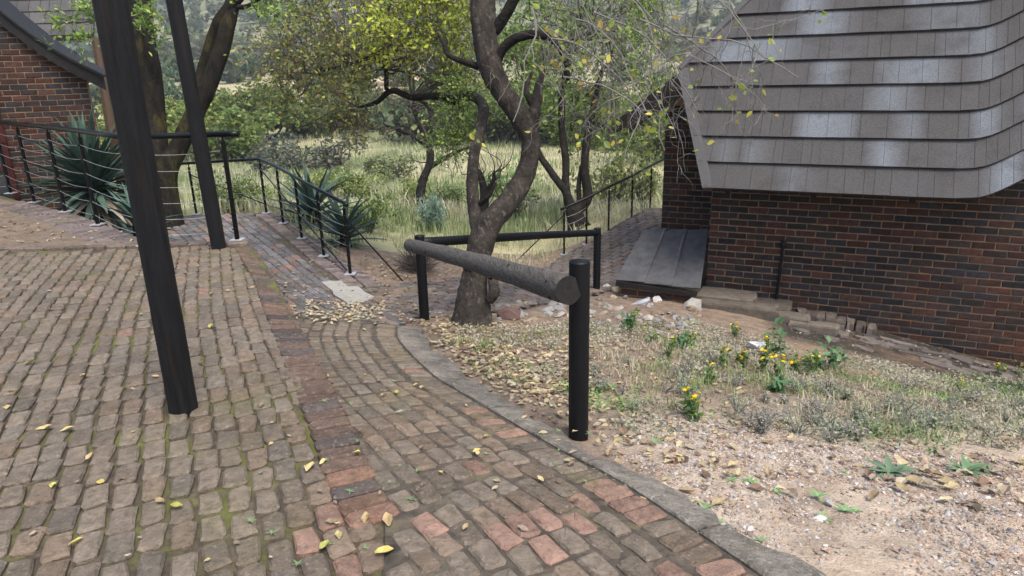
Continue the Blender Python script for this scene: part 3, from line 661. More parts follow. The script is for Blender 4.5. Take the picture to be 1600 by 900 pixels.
# water pipe on the wall
def wp(px, py, off): 
    d = ray(px, py); o = HP+HN*off; t = ((o-CAM)@HN)/(d@HN); return CAM+d*t
S = Soup(); V, F = tube_vf(catmull([wp(1224, 378, .02), wp(1224, 381, .045), wp(1218, 430, .05), wp(1213, 464, .05), wp(1212, 470, .055), wp(1204, 470, .06), wp(1160, 466, .06), wp(1115, 463, .06)], 5), .018, 10); S.add(V, F)
wpipe = S.build('water_pipe', M['blackp'], house, smooth=True)
S = Soup(); V, F = tube_vf([wp(1145, 466, .06), wp(1172, 469, .06)], .04, 10, .03); S.add(V, F); S.build('pipe_joint', M['felt'], wpipe)
S = Soup(); V, F = tube_vf([wp(1225, 376, .02), wp(1224, 384, .05)], .028, 10); S.add(V, F); S.build('pipe_elbow', M['blackp'], wpipe)

# cellar hatch
hatch = thing('cellar_hatch', 'low hatch with three sloping dark sheets on a brick base beside the house corner', 'hatch', tuple(at(1025, 462, 8.9)))
l0, l1 = at(962, 438, 9.05), at(1090, 456, 8.62); t0, t1 = at(1006, 360, 9.95), at(1104, 362, 9.62)
nl = np.cross(l1-l0, t0-l0); nl /= np.linalg.norm(nl)
if nl[2] < 0: nl = -nl
for k in range(3):
    a, b = k/3-.004*k, (k+1)/3+.03; V = []; F = []; nu, nv = 7, 7
    for j in range(nv):
        for i in range(nu):
            s = lerp(a, b, i/(nu-1)); v = j/(nv-1); p = lerp(lerp(l0, l1, s), lerp(t0, t1, s), v)
            V.append(p+nl*(.012+.030*(i/(nu-1))+.008*math.sin(v*5+k)+(.012 if j == 0 and k == 2 else 0)))
    nq = len(V); V += [p-nl*.014 for p in V]
    for j in range(nv-1):
        for i in range(nu-1): q = j*nu+i; F.append([q, q+1, q+nu+1, q+nu]); F.append([nq+q, nq+q+nu, nq+q+nu+1, nq+q+1])
    for i in range(nu-1): F.append([i, nq+i, nq+i+1, i+1])
    for j in range(nv-1): F.append([j*nu, (j+1)*nu, nq+(j+1)*nu, nq+j*nu]); q = j*nu+nu-1; F.append([q, nq+q, nq+q+nu, q+nu])
    Soup().add(V, np.array(F)).build('lid_sheet', M['felt'], hatch)
    p0_, p1_ = lerp(l0, l1, a+.005), lerp(t0, t1, a+.005)
    if k: 
        S = Soup(); V, F = tube_vf([p0_+nl*.03, lerp(p0_, p1_, .5)+nl*.034, p1_+nl*.03], .003, 6); S.add(V, F).build('seam', M['slab'], hatch)
le = (l1-l0)/np.linalg.norm(l1-l0); leh = le*np.array([1, 1, 0]); leh /= np.linalg.norm(leh); ln = np.array([leh[1], -leh[0], 0.]); ln = ln if ln[1] < 0 else -ln
S = Soup(); V, F = box_vf((l0+l1)/2-np.array([0, 0, .035])+ln*.0, (l1-l0)/2*.98, ln*.03, np.array([0, 0, .03])); S.add(V, F).build('frame_beam', M['darkwood'], hatch)
bl0 = l0-ln*.03; zt_ = min(l0[2], l1[2])-.07
brick_wall(hatch, bl0, leh, ln, .06, float(np.linalg.norm((l1-l0)[:2]))-.05, zt_-.43, zt_+.01, lambda u, z: True, 80, .12, name='base')
S = Soup(); V = [l0-ln*.05+leh*.06-(0, 0, .05), t0+leh*.05-(0, 0, .05), t0+leh*.05-(0, 0, .7), l0-ln*.05+leh*.06-(0, 0, .5)]; S.add(V+[v+leh*.1 for v in V], [[0, 1, 2, 3], [7, 6, 5, 4], [0, 4, 5, 1], [1, 5, 6, 2], [2, 6, 7, 3], [3, 7, 4, 0]]).build('side_wall', M['mortar'], hatch)

# footing of weathered blocks and flat slabs along the foot of the wall
foot = thing('stone_footing', 'weathered footing of grey blocks and flat slabs along the house wall', 'footing', tuple(HP+HE*1.5+HN*.3+np.array([0, 0, hz(1.5)])))
def block(parent, c, e_, n_, sx, sy, sz, col, name='slab', irr=.15, m='stone'):
    k = 7; a = np.sort(rng.random(k)*.5+np.arange(k))*2*math.pi/k; rr = 1-irr*rng.random(k); sq = np.maximum(np.abs(np.cos(a)), np.abs(np.sin(a)))
    P2 = np.stack([np.cos(a)/sq*rr*sx, np.sin(a)/sq*rr*sy], 1); up = np.array([0, 0, 1.])
    if irr < .1: P2 = np.array([(-1, -1), (0, -1.02), (1, -1), (1, 0), (1, 1), (0, 1.02), (-1, 1)])*(sx, sy)+rng.normal(0, .012*min(1, sy/.1), (7, 2))
    V = [c+e_*x+n_*y+up*(sz+rng.normal(0, .006)) for x, y in P2*.93]+[c+e_*x+n_*y+up*(sz-.02) for x, y in P2]+[c+e_*x+n_*y-up*sz for x, y in P2]
    F = [list(range(k))]+[[k+i, k+(i+1) % k, (i+1) % k, i] for i in range(k)]+[[2*k+i, 2*k+(i+1) % k, k+(i+1) % k, k+i] for i in range(k)]
    return Soup().add(V, F, col).build(name, M[m], parent)
for (u, o, sx, sy, sz) in ((.30, .24, .36, .2, .11), (.85, .2, .24, .18, .09), (.45, .52, .5, .12, .07), (1.0, .5, .3, .13, .06), (1.35, .62, .28, .1, .05)):
    c = HP+HE*u+HN*o; c[2] = H(c[0], c[1])+.03; block(foot, c, HE, HN, sx, sy, sz, tuple(np.array([.115, .098, .08])*random.uniform(.75, 1.15)), 'block', .05)
for u in np.arange(1.2, 2.05, .115):
    c = HP+HE*u+HN*.13; c[2] = hz(u)+.02; block(foot, c, HE, HN, .053, .1, .05+random.uniform(0, .02), tuple(np.array([.13, .108, .09])*random.uniform(.6, 1.2)), 'edge_brick', .04)
for k in range(46):
    u = random.uniform(1.2, 4.3); o = random.uniform(.2, 1.05); c = HP+HE*u+HN*o; c[2] = H(c[0], c[1])-.015
    block(foot, c, HE*math.cos(.3)+HN*math.sin(.3), HN, random.uniform(.08, .26), random.uniform(.05, .13), .03+random.uniform(0, .02), tuple((np.array([.13, .11, .10]) if k % 3 else np.array([.075, .066, .06]))*random.uniform(.7, 1.3)), 'slab', .45)

# left house with curved bargeboard
lh = thing('gabled_house', 'brick gable with dark curved bargeboard behind the agave on the left', 'house', tuple(at(60, 300, 10.8)))
wl0 = at(-160, 200, 10.2); wl1 = at(156, 200, 11.3); le_ = (wl1-wl0)*np.array([1, 1, 0]); LW = np.linalg.norm(le_); le_ *= round(LW/.232)*.232/LW; LW = round(LW/.232)*.232; le_ /= LW; ln_ = np.array([le_[1], -le_[0], 0.])
def lplane(px, py, off=0):
    d = ray(px, py); o = wl0+ln_*off; t = ((o-CAM)@ln_)/(d@ln_); p = CAM+d*t; return (p-wl0)@le_, p[2]
BC = [(-160, -125), (-60, -28), (0, 22), (50, 60), (100, 92), (163, 124)]
bu = np.array([lplane(x, y+8) for x, y in BC]); topf = lambda u: np.interp(u, bu[:, 0], bu[:, 1])
nper = 12; cu = np.linspace(0, LW, nper)
wu0, wz0 = lplane(-60, 150); wu1, wz1 = lplane(30, 300)
brick_wall(lh, wl0, le_, ln_, 0, LW, -.9, 4.5, lambda u, z: z < topf(u)-.02 and not (wu0 < u and u < wu1-.06 and z < wz0-.02), 300, .22, core_poly=[(0, -.9), (LW, -.9)]+[(u, topf(u)) for u in cu[::-1]])
wn = Soup(); wc = lambda u, z, o: wl0*np.array([1, 1, 0])+le_*u+ln_*o+np.array([0, 0, z])
V, F = box_vf(wc((wu0+wu1)/2, (wz0-.9)/2, .01), le_*(wu1-wu0)/2, ln_*.012, np.array([0, 0, (wz0+.9)/2])); win = wn.add(V, F).build('door', M['glass'], lh)
for (ua, ub, za, zb) in ((wu1-.07, wu1, -.9, wz0), (wu0, wu0+.07, -.9, wz0), (wu0, wu1, wz0-.07, wz0), (wu0, wu1, .35, .42), (wu1-.36, wu1-.32, .42, wz0), (wu0, wu1, -.9, -.1), (wu0, wu1, .75, .78)):
    S = Soup(); V, F = box_vf(wc((ua+ub)/2, (za+zb)/2, .035), le_*(ub-ua)/2, ln_*.03, np.array([0, 0, (zb-za)/2])); S.add(V, F).build('frame', M['redpaint'], win)
S = Soup(); Q = catmull([at(x, y, lerp(9.9, 10.95, i/5)) for i, (x, y) in enumerate(BC)], 6); V = []; F = []
for q in Q: V += [q+ln_*.02+(0, 0, .04), q+ln_*.02-(0, 0, .17), q-ln_*.03-(0, 0, .17), q-ln_*.03+(0, 0, .04)]
for i in range(len(Q)-1):
    for j in range(4): F.append([i*4+j, i*4+(j+1) % 4, i*4+4+(j+1) % 4, i*4+4+j])
F.append([0, 3, 2, 1]); F.append([len(V)-4+j for j in range(4)]); S.add(V, F); S.build('bargeboard', M['darkwood'], lh)
S = Soup(); V = []; F = []
for q in Q: V += [q+ln_*.06+(0, 0, .075), q+ln_*.06+(0, 0, .035), q-ln_*3.5+(0, 0, .035), q-ln_*3.5+(0, 0, .075)]
for i in range(len(Q)-1):
    for j in range(4): F.append([i*4+j, i*4+(j+1) % 4, i*4+4+(j+1) % 4, i*4+4+j])
F.append([0, 3, 2, 1]); F.append([len(V)-4+j for j in range(4)]); S.add(V, F).build('roof', M['darkwood'], lh)
# roof of the building behind it
ob = thing('tiled_outbuilding', 'grey tiled roof on a brown post behind the curved bargeboard', 'building', tuple(at(165, 235, 15)))
r0, r1 = at(-60, 62, 15.2), at(146, 54, 16.0); rd = (r1-r0)/np.linalg.norm(r1-r0); rn = np.array([rd[1], -rd[0], 0.]); rn /= np.linalg.norm(rn); rup = -rn*math.cos(.75)+np.array([0, 0, math.sin(.75)]); rl = np.linalg.norm(r1-r0)
S = Soup(); V, F = box_vf((r0+r1)/2+rup*1.6-np.array([0, 0, .06]), rd*rl/2, rup*1.6, np.cross(rd, rup)*.03); S.add(V, F); orf = S.build('roof', M['darkwood'], ob)
nn_ = np.cross(rd, rup); nn_ = nn_ if nn_[2] > 0 else -nn_
for row in range(7):
    u = 0
    while u < rl:
        wd = random.uniform(.18, .34); wd = min(wd, rl-u+.01); V = [r0+rd*u+rup*(row*.42)+nn_*.03, r0+rd*(u+wd-.01)+rup*(row*.42)+nn_*.03, r0+rd*(u+wd-.01)+rup*(row*.42+.44)+nn_*.0, r0+rd*u+rup*(row*.42+.44)+nn_*.0]
        V += [v-nn_*.03 for v in V[:2]]; Soup().add(V, [[0, 1, 2, 3], [4, 5, 1, 0]], np.array([.075, .073, .073])*random.uniform(.8, 1.25)).build('tile', M['tile'], orf); u += wd
S = Soup(); V, F = box_vf((r0+r1)/2-np.array([0, 0, .05])+rn*.02, rd*rl/2, rn*.02, np.array([0, 0, .06])); S.add(V, F).build('fascia', M['darkwood'], ob)
S = Soup(); pb = at(178, 215, 15.6); V, F = tube_vf([at(152, 62, 15.6), pb, pb-(0, 0, 2.2)], [.12, .13, .13], 10); S.add(V, F).build('post', M['brownwood'], ob)
S = Soup(); c = (r0+r1)/2-rn*2.2; c[2] = -.2; V, F = box_vf(c-rd*.5, rd*rl*.36, rn*.12, np.array([0, 0, 2.6])); S.add(V, F).build('wall', M['darkwood'], ob)

# ------------------------------------------------------------------ plants: generators
LEAF_V = np.array([(0, 0, 0), (.5, .28, .05), (1, 0, 0), (.5, -.28, .05)]); LEAF_F = np.array([[0, 1, 2], [0, 2, 3]])
def leaf_cols(n, pal, jit=.25):
    pal = np.array(pal, float); c = pal[rng.integers(0, len(pal), n)]; return c*(1+rng.normal(0, jit, (n, 1))).clip(.4, 1.8)
def limb_path(a, b, wob=.12, n=8, sag=0):
    a, b = np.array(a), np.array(b); L_ = np.linalg.norm(b-a); P_ = []
    o = rng.normal(0, wob*L_*.5, (3, 3))
    for t in np.linspace(0, 1, n): P_.append(lerp(a, b, t)+math.sin(math.pi*t)*o[0]+math.sin(2*math.pi*t)*o[1]*.5-np.array([0, 0, sag*math.sin(math.pi*t)*L_]))
    return np.array(P_)
def twig_crown(wood, leaves, centres, n_tw, tl, leaf_len, pal, per=7, droop=.3, tw_r=.004, spread=1.0):
    """centres: (pos, radius). Twigs through each clump with leaves along them."""
    for (c, rad) in centres:
        c = np.array(c); rad = np.broadcast_to(np.asarray(rad, float), 3)
        for k in range(n_tw):
            d = rng.normal(0, 1, 3); d /= np.linalg.norm(d); st = c+d*rad*(.15+.6*rng.random()); dd = d*spread+np.array([0, 0, -droop])+rng.normal(0, .45, 3); dd /= np.linalg.norm(dd); L_ = tl*rng.uniform(.5, 1.3)
            P_ = limb_path(st, st+dd*L_, .18, 5); P_[:, 2] -= droop*.35*L_*np.linspace(0, 1, 5)**2
            if wood is not None:
                V, F = tube_vf(P_, np.linspace(tw_r, tw_r*.4, 5), 3, 0, False); wood.add(V, F)
            m = per; T = P_[np.clip((rng.random(m)*4.99).astype(int), 0, 4)]+rng.normal(0, .012, (m, 3))
            leaves[0].append(T); leaves[1].append(leaf_len*rng.uniform(.6, 1.25, m)); leaves[2].append(leaf_cols(m, pal))
def build_leaves(leaves, name, parent, tilt=2.2, m='leaf'):
    T = np.vstack(leaves[0]); Ls = np.concatenate(leaves[1]); C_ = np.vstack(leaves[2]); Rm = rand_rots(len(T), tilt)*Ls[:, None, None]
    return Soup().scatter(LEAF_V, LEAF_F, Rm, T, C_).build(name, M[m], parent)
OLIVE = [(.2, .24, .075), (.27, .3, .08), (.14, .18, .06), (.36, .38, .08), (.25, .18, .09), (.32, .34, .09), (.1, .13, .05)]
LIME = [(.38, .46, .06), (.47, .52, .07), (.26, .35, .06), (.5, .52, .09)]
FRESH = [(.2, .31, .07), (.26, .38, .09), (.14, .23, .06), (.32, .4, .1)]
DEEP = [(.12, .18, .05), (.17, .25, .06), (.22, .32, .07), (.09, .13, .04)]

# ---- main tree in front of the path
tb = np.append(atz(738, 503, -.77)[:2], H(-.38, 6.45)); TZ = proj(tb)[2]
mt = thing('curved_tree', 'big tree with S curved rough trunk behind the log rail', 'tree', tuple(tb))
S = Soup()
tr = [tb-(0, 0, .12), at(738, 488, TZ), at(740, 445, TZ), at(748, 395, TZ), at(764, 350, TZ), at(795, 315, TZ+.05), at(822, 268, TZ+.1), at(829, 220, TZ+.1), at(812, 182, TZ+.05), at(783, 140, TZ), at(764, 95, TZ-.05), at(757, 45, TZ-.05), at(752, -20, TZ), at(745, -120, TZ+.1)]
V, F = tube_vf(catmull(tr, 12), np.interp(np.linspace(0, 13, 157), range(14), [.25, .185, .14, .13, .13, .112, .10, .098, .106, .112, .122, .13, .125, .12]), 30, .038, True, 3); S.add(V, F)
trunk = S.build('trunk', M['bark'], mt, smooth=True)
def limb(parent, pts, radii, name='limb', m='bark', sides=10, rough=.04, seed=1, n=6):
    P_ = catmull(pts, n); V, F = tube_vf(P_, np.interp(np.linspace(0, 1, len(P_)), np.linspace(0, 1, len(radii)), radii), sides, rough, True, seed); return Soup().add(V, F).build(name, M[m], parent, smooth=True), P_
limb(mt, [at(752, 372, TZ+.05), at(742, 335, TZ+.1), at(738, 285, TZ+.15), at(742, 235, TZ+.2), at(752, 195, TZ+.3), at(755, 165, TZ+.5), at(735, 150, TZ+.7), at(712, 158, TZ+.8)], [.09, .068, .064, .062, .06, .058, .05, .045], seed=2)
limb(mt, [at(712, 158, TZ+.8), at(680, 150, TZ+1.0), at(645, 152, TZ+1.2), at(612, 142, TZ+1.4), at(588, 160, TZ+1.5), at(560, 168, TZ+1.5)], [.05, .045, .04, .035, .028, .012], m='barkdark', seed=4)
limb(mt, [at(604, 140, TZ+1.4), at(602, 108, TZ+1.4), at(585, 90, TZ+1.5), at(545, 100, TZ+1.5), at(500, 112, TZ+1.6)], [.03, .028, .025, .018, .01], m='barkdark', seed=5)
limb(mt, [at(826, 205, TZ+.1), at(836, 170, TZ+.1), at(842, 135, TZ+.1), at(850, 108, TZ+.1)], [.085, .065, .045, .02], seed=6)
limb(mt, [at(832, 165, TZ+.1), at(822, 140, TZ+.05), at(832, 112, TZ+.05)], [.035, .028, .014], seed=7)
limb(mt, [at(772, 112, TZ), at(782, 82, TZ-.1), at(806, 60, TZ-.2), at(842, 54, TZ-.3), at(870, 68, TZ-.3), at(884, 95, TZ-.3), at(888, 125, TZ-.3)], [.07, .05, .045, .042, .036, .03, .02], m='barkdark', seed=8)
limb(mt, [at(762, 58, TZ), at(785, 30, TZ-.1), at(805, -5, TZ-.2), at(830, -60, TZ-.3)], [.075, .06, .055, .05], m='barkdark', seed=9)
limb(mt, [at(748, 104, TZ), at(720, 95, TZ-.05), at(700, 85, TZ-.05), at(694, 68, TZ-.05), at(684, 52, TZ)], [.04, .03, .026, .024, .015], m='barkdark', seed=10)
limb(mt, [at(765, 470, TZ-.1), at(772, 455, TZ-.15), at(768, 430, TZ-.12), at(760, 410, TZ)], [.05, .06, .04, .01], seed=11)
limb(mt, [at(750, 318, TZ+.1), at(765, 305, TZ), at(775, 285, TZ-.05)], [.03, .022, .012], m='barkdark', seed=12)
# left canopy
wood = Soup(); lv = ([], [], []); cl = []
for k in range(90):
    px = rng.uniform(425, 735); top = -70; bot = np.interp(px, [425, 470, 520, 560, 620, 680, 735], [120, 150, 165, 150, 130, 125, 110]); py = rng.uniform(top, bot)
    if px < 470 and py < 40: continue
    cl.append((at(px, py, TZ+rng.uniform(.6, 2.3)), (.28, .3, .2)))
for (px, py) in ((520, 185), (545, 190), (560, 200), (440, 110), (430, 125), (452, 150), (705, 170), (715, 110), (690, 130), (720, 205), (735, 120)): cl.append((at(px, py, TZ+1.4), (.2, .2, .16)))
src = [at(645, 152, TZ+1.2), at(602, 108, TZ+1.4), at(585, 90, TZ+1.5), at(545, 100, TZ+1.5), at(690, 60, TZ), at(560, 168, TZ+1.5), at(500, 112, TZ+1.6), at(752, -30, TZ)]
for (c, r) in cl:
    a = min(src, key=lambda s_: np.linalg.norm(s_-c)); P_ = limb_path(a, c, .2, 7); V, F = tube_vf(P_, np.linspace(.014, .006, 7), 5, 0, False); wood.add(V, F)
twig_crown(wood, lv, cl[:], 17, .34, .054, OLIVE, 8, .35)
lime = [(at(rng.uniform(560, 735), rng.uniform(-60, 85), TZ+rng.uniform(.3, 1.6)), (.25, .25, .2)) for k in range(34)]
twig_crown(wood, lv, lime, 15, .3, .058, LIME, 8, .3)
twig_crown(wood, lv, [(at(px, py, TZ+.7), (.2, .2, .16)) for px, py in ((700, 125), (715, 135), (725, 185), (700, 190), (715, 215), (730, 150), (690, 210))], 26, .24, .05, FRESH, 9, .3)
tag(wood.build('twigs', M['twigd'], mt), kind='stuff'); tag(build_leaves(lv, 'foliage', mt), kind='stuff')
# drooping bare twigs on the right
S = Soup(); tips = []
def vine(p, d, L_, r, depth):
    n = 9; P_ = [p]; d = np.array(d, float)
    for i in range(n):
        d = d+rng.normal(0, .22, 3)+np.array([0, 0, -.075]); d /= np.linalg.norm(d); p = p+d*L_/n; P_.append(p)
    P_ = np.array(P_); V, F = tube_vf(P_, np.linspace(r, r*.45, n+1), 4, 0, False); S.add(V, F); tips.append(P_[-1]); tips.append(P_[5])
    if depth > 0:
        for k in range(rng.integers(2, 5)):
            i = rng.integers(2, n); q = d*.4+rng.normal(0, .75, 3); q /= np.linalg.norm(q); vine(P_[i], q, L_*rng.uniform(.4, .7), r*.62, depth-1)
for k in range(26):
    px = rng.uniform(830, 1050); st = at(px, rng.uniform(-60, 50), TZ-rng.uniform(0, .9)); e_ = at(px+rng.uniform(-10, 110), rng.uniform(90, 240), TZ-.6); dd = e_-st; L_ = np.linalg.norm(dd)
    vine(st, dd/L_, min(L_, 1.3)*rng.uniform(.7, 1.1), .0048, 2)
for (a, b) in (((900, -40), (1130, 60)), ((930, 20), (1190, 120)), ((1010, -30), (1270, 60)), ((1000, 30), (1230, 165)), ((860, 60), (1080, 110)), ((1060, -60), (1280, 20)), ((960, -20), (1150, 170)), ((1040, 40), (1180, 200)), ((880, 120), (1060, 190)), ((980, 60), (1060, 240)), ((1100, -20), (1210, 110)), ((830, 10), (960, 180)), ((900, 30), (1000, 230))):
    st = at(*a, TZ-.6); en = at(*b, TZ-.8); dd = en-st; L_ = np.linalg.norm(dd); vine(st, dd/L_+np.array([0, 0, .25]), L_, .0085, 3)
tag(S.build('bare_twigs', M['twig'], mt), kind='stuff')
LV = np.array([(0, 0, 0), (.25, .26, .03), (.6, .3, .02), (1, 0, -.06), (.6, -.3, .02), (.25, -.26, .03), (.5, 0, -.02)])
LFm = Soup().add(LV, np.array([[6, 0, 1], [6, 1, 2], [6, 2, 3], [6, 3, 4], [6, 4, 5], [6, 5, 0]])).mesh('leaf', M['leaf'])
YL = [(.5, .46, .08), (.38, .48, .08), (.5, .36, .06), (.26, .38, .07), (.44, .46, .12), (.2, .28, .08)]
sel = [tips[i] for i in rng.choice(len(tips), 190, replace=False)]+[at(px+rng.normal(0, 9), py+rng.normal(0, 9), TZ-.2) for px, py in ((745, 180), (748, 210), (755, 212), (738, 208), (860, 90), (852, 100), (760, 190), (1285, 25), (1288, 32), (1210, 60), (1215, 70), (1155, 40)) for _ in range(2)]
for p in sel:
    s_ = rng.uniform(.045, .095); R3 = rand_rots(1, 2.4)[0]*s_; o = link('leaf', LFm, mt, Matrix([[*R3[0], p[0]], [*R3[1], p[1]], [*R3[2], p[2]], [0, 0, 0, 1]])); o.color = (*random.choice(YL), 1)
# ---- left tree behind the balustrade
lb_ = at(262, 318, 10.6); lb_[2] = H(lb_[0], lb_[1]); lt = thing('mossy_tree', 'leaning tree with yellow mossy twin trunks behind the upper balustrade', 'tree', tuple(lb_)); Z0 = 10.6
limb(lt, [lb_-(0, 0, .2), at(258, 280, Z0), at(282, 225, Z0), at(306, 175, Z0), at(325, 135, Z0), at(345, 80, Z0), at(358, 30, Z0), at(372, -40, Z0)], [.2, .165, .14, .14, .125, .12, .115, .11], 'trunk', 'barkmoss', 16, .03, 1)
limb(lt, [at(308, 165, Z0), at(312, 125, Z0+.1), at(324, 85, Z0+.1), at(342, 35, Z0), at(385, -20, Z0-.1), at(420, -60, Z0-.2)], [.08, .085, .085, .09, .085, .08], 'limb', 'barkmoss', 12, .03, 2)
limb(lt, [lb_+(-.25, .1, -.2), at(244, 270, Z0+.2), at(240, 200, Z0+.2), at(230, 110, Z0+.2), at(219, 40, Z0+.2), at(212, -40, Z0+.2)], [.2, .18, .19, .2, .2, .19], 'trunk', 'barkmoss', 14, .03, 3)
limb(lt, [at(360, 10, Z0), at(385, 10, Z0-.1), at(410, -5, Z0-.1)], [.05, .035, .03], 'limb', 'barkmoss', 8, .03, 4)
wood = Soup(); lv = ([], [], []); cen = [(at(px, py, Z0-.6), (.12, .12, .08)) for px, py in ((95, 38), (115, 30), (130, 20), (120, 58), (145, 18), (225, 10), (232, 30), (245, 20), (238, 45), (405, 8), (430, 12), (450, 6), (465, 18), (440, 30), (420, -10), (380, -15))]
twig_crown(wood, lv, cen, 9, .28, .085, FRESH, 7, .2)
for (c, r) in cen:
    a = min([at(219, 40, Z0+.2), at(410, -5, Z0-.1)], key=lambda s_: np.linalg.norm(s_-c)); V, F = tube_vf(limb_path(a, c, .15, 7), np.linspace(.012, .004, 7), 5, 0, False); wood.add(V, F)
tag(wood.build('twigs', M['twigd'], lt), kind='stuff'); tag(build_leaves(lv, 'foliage', lt), kind='stuff')
# ---- dark forked tree on the right
db = at(907, 392, 13.2); db[2] = H(db[0], db[1])-.05; dt_ = thing('dark_forked_tree', 'slim dark multi stemmed tree behind the right balustrade', 'tree', tuple(db)); Z1 = 13.2
limb(dt_, [db, at(902, 350, Z1), at(895, 325, Z1)], [.24, .19, .17], 'trunk', 'barkdark', 12, .04, 1)
for i, (pts, rr) in enumerate((([(895, 330), (884, 300), (862, 270), (840, 235), (832, 190), (830, 140)], [.11, .08, .07, .06, .05, .03]), ([(890, 325), (884, 290), (884, 250), (878, 200), (880, 130), (900, 60)], [.1, .08, .075, .07, .06, .04]), ([(898, 332), (918, 310), (914, 270), (915, 235), (925, 180), (940, 110)], [.12, .1, .085, .08, .07, .04]), ([(905, 320), (905, 280), (915, 240)], [.05, .045, .04]), ([(925, 190), (960, 205), (985, 190), (1015, 200)], [.045, .035, .03, .015]))):
    limb(dt_, [at(x, y, Z1+.1*i) for x, y in pts], rr, 'limb', 'barkdark', 9, .04, i+3)
wood = Soup(); lv = ([], [], []); cl = []
for k in range(64):
    px = rng.uniform(800, 1045); py = rng.uniform(-60, np.interp(px, [800, 850, 900, 960, 1020, 1045], [130, 190, 235, 215, 245, 230])); cl.append((at(px, py, Z1+rng.uniform(-.9, 2.2)), (.34, .34, .26)))
for (c, r) in cl:
    a = min([at(830, 140, Z1), at(880, 130, Z1+.1), at(925, 180, Z1+.2), at(940, 110, Z1+.2), at(985, 190, Z1+.4), at(900, 60, Z1+.1)], key=lambda s_: np.linalg.norm(s_-c)); V, F = tube_vf(limb_path(a, c, .18, 7), np.linspace(.02, .008, 7), 5, 0, False); wood.add(V, F)
twig_crown(wood, lv, cl, 27, .42, .085, FRESH+DEEP, 9, .45, .005)
tag(wood.build('twigs', M['twigd'], dt_), kind='stuff'); tag(build_leaves(lv, 'foliage', dt_), kind='stuff')
# ---- small bare trees in the field
for bi, (base, pts, lab) in enumerate((((657, 312, 17), [[(657, 312), (660, 285), (672, 250), (668, 220), (655, 190), (650, 160)], [(670, 262), (690, 250), (712, 238), (735, 230)], [(668, 228), (645, 212), (620, 202), (600, 195)], [(660, 205), (672, 185), (668, 165)], [(655, 190), (640, 165)]], 'small grey bare tree standing in the grass left of the curved trunk'),
                                      ((752, 335, 15), [[(755, 335), (757, 300), (750, 275), (742, 262)], [(757, 305), (770, 285), (772, 270)]], 'short dead forked stem in the grass behind the curved trunk'))):
    b = at(*base); b[2] = H(b[0], b[1]); Zb = base[2]; bt = thing('bare_tree', lab, 'tree', tuple(b)); wood = Soup()
    for i, p in enumerate(pts):
        q = [at(x, y, Zb) for x, y in p]
        if i == 0: q = [b-(0, 0, .1)]+q
        limb(bt, q, [.14, .11, .09, .05] if i == 0 else [.07, .05, .03], 'trunk' if i == 0 else 'limb', 'barkdark', 8, .05, i)
        for k in range(14):
            s_ = q[rng.integers(1, len(q))]; d = rng.normal(0, 1, 3)+np.array([0, 0, .4]); P_ = limb_path(s_, s_+d/np.linalg.norm(d)*rng.uniform(.4, 1.0), .3, 6); V, F = tube_vf(P_, np.linspace(.014, .004, 6), 4, 0, False); wood.add(V, F)
    tag(wood.build('twigs', M['twigd'], bt), kind='stuff')

# ---- agaves: every sword leaf is its own part
def agave_leaf(L_, wd, curl, seed):
    n = 7; V = []; F = []; r = np.random.default_rng(seed)
    for i in range(n):
        t = i/(n-1); ww = wd*(.55+.9*t-1.45*t*t)*1.1 if t < 1 else .002; x = L_*t; z = -curl*L_*t*t; V += [(x, -ww, z+ww*.45), (x, 0, z), (x, ww, z+ww*.45)]
    for i in range(n-1): F += [[i*3, i*3+3, i*3+4, i*3+1], [i*3+1, i*3+4, i*3+5, i*3+2]]
    return Soup().add(V, np.array(F)).mesh('leaf', M['agave'], smooth=True)
AG = [agave_leaf(1, .075, c, k) for k, c in enumerate((.05, .12, .22, .3, .02))]
def agave(label, c, n, L_, lo, hi, dead=.15, squash=1.0):
    th = thing('agave', label, 'plant', tuple(c)); S = Soup(); V, F = tube_vf([c-(0, 0, .15), c+(0, 0, .35)], [.12, .07], 9); S.add(V, F).build('stem', M['barkdark'], th)
    for k in range(n):
        az = k*2.39996+random.uniform(-.2, .2); t = k/n; el = lerp(lo, hi, t)+random.gauss(0, .08); Ls = L_*random.uniform(.8, 1.12)*(1 if el > 0 else .85)
        x_ = np.array([math.cos(az)*math.cos(el), math.sin(az)*math.cos(el), math.sin(el)]); y_ = np.array([-math.sin(az), math.cos(az), 0]); z_ = np.cross(x_, y_); R3 = np.stack([x_*Ls, y_*Ls*1.05, z_*Ls], 1); p = np.array(c)+np.array([0, 0, .12+.3*t])
        o = link('leaf', AG[random.randrange(5)], th, Matrix([[*R3[0], p[0]], [*R3[1], p[1]], [*R3[2], p[2]], [0, 0, 0, 1]]))
        cc = np.array([.05, .088, .066]) if el > -.2 else (np.array([.05, .078, .062]) if random.random() > dead*2 else np.array([.2, .17, .13]))
        o.color = (*(cc*random.uniform(.7, 1.35)), 1)
c = at(140, 258, 10.3); agave('large blue green agave rosette behind the upper balustrade', np.array([c[0], c[1], -.2]), 190, 1.02, -.85, 1.4)
c = at(212, 330, 9.0); agave('smaller agave rosette partly hidden behind the thick pole', np.array([c[0], c[1], -.5]), 40, .6, -.3, 1.3)
c = at(432, 352, 11.0); agave('low spiky agave beside the first posts of the lower balustrade', np.array([c[0]+.5, c[1]+.4, H(c[0]+.5, c[1]+.4)-.12]), 50, .85, -.1, 1.2, .05)
c = at(500, 385, 9.9); agave('low spiky agave beside the last posts of the lower balustrade', np.array([c[0]+.3, c[1]+.3, H(c[0], c[1])-.2]), 44, .68, -.15, 1.1, .05)

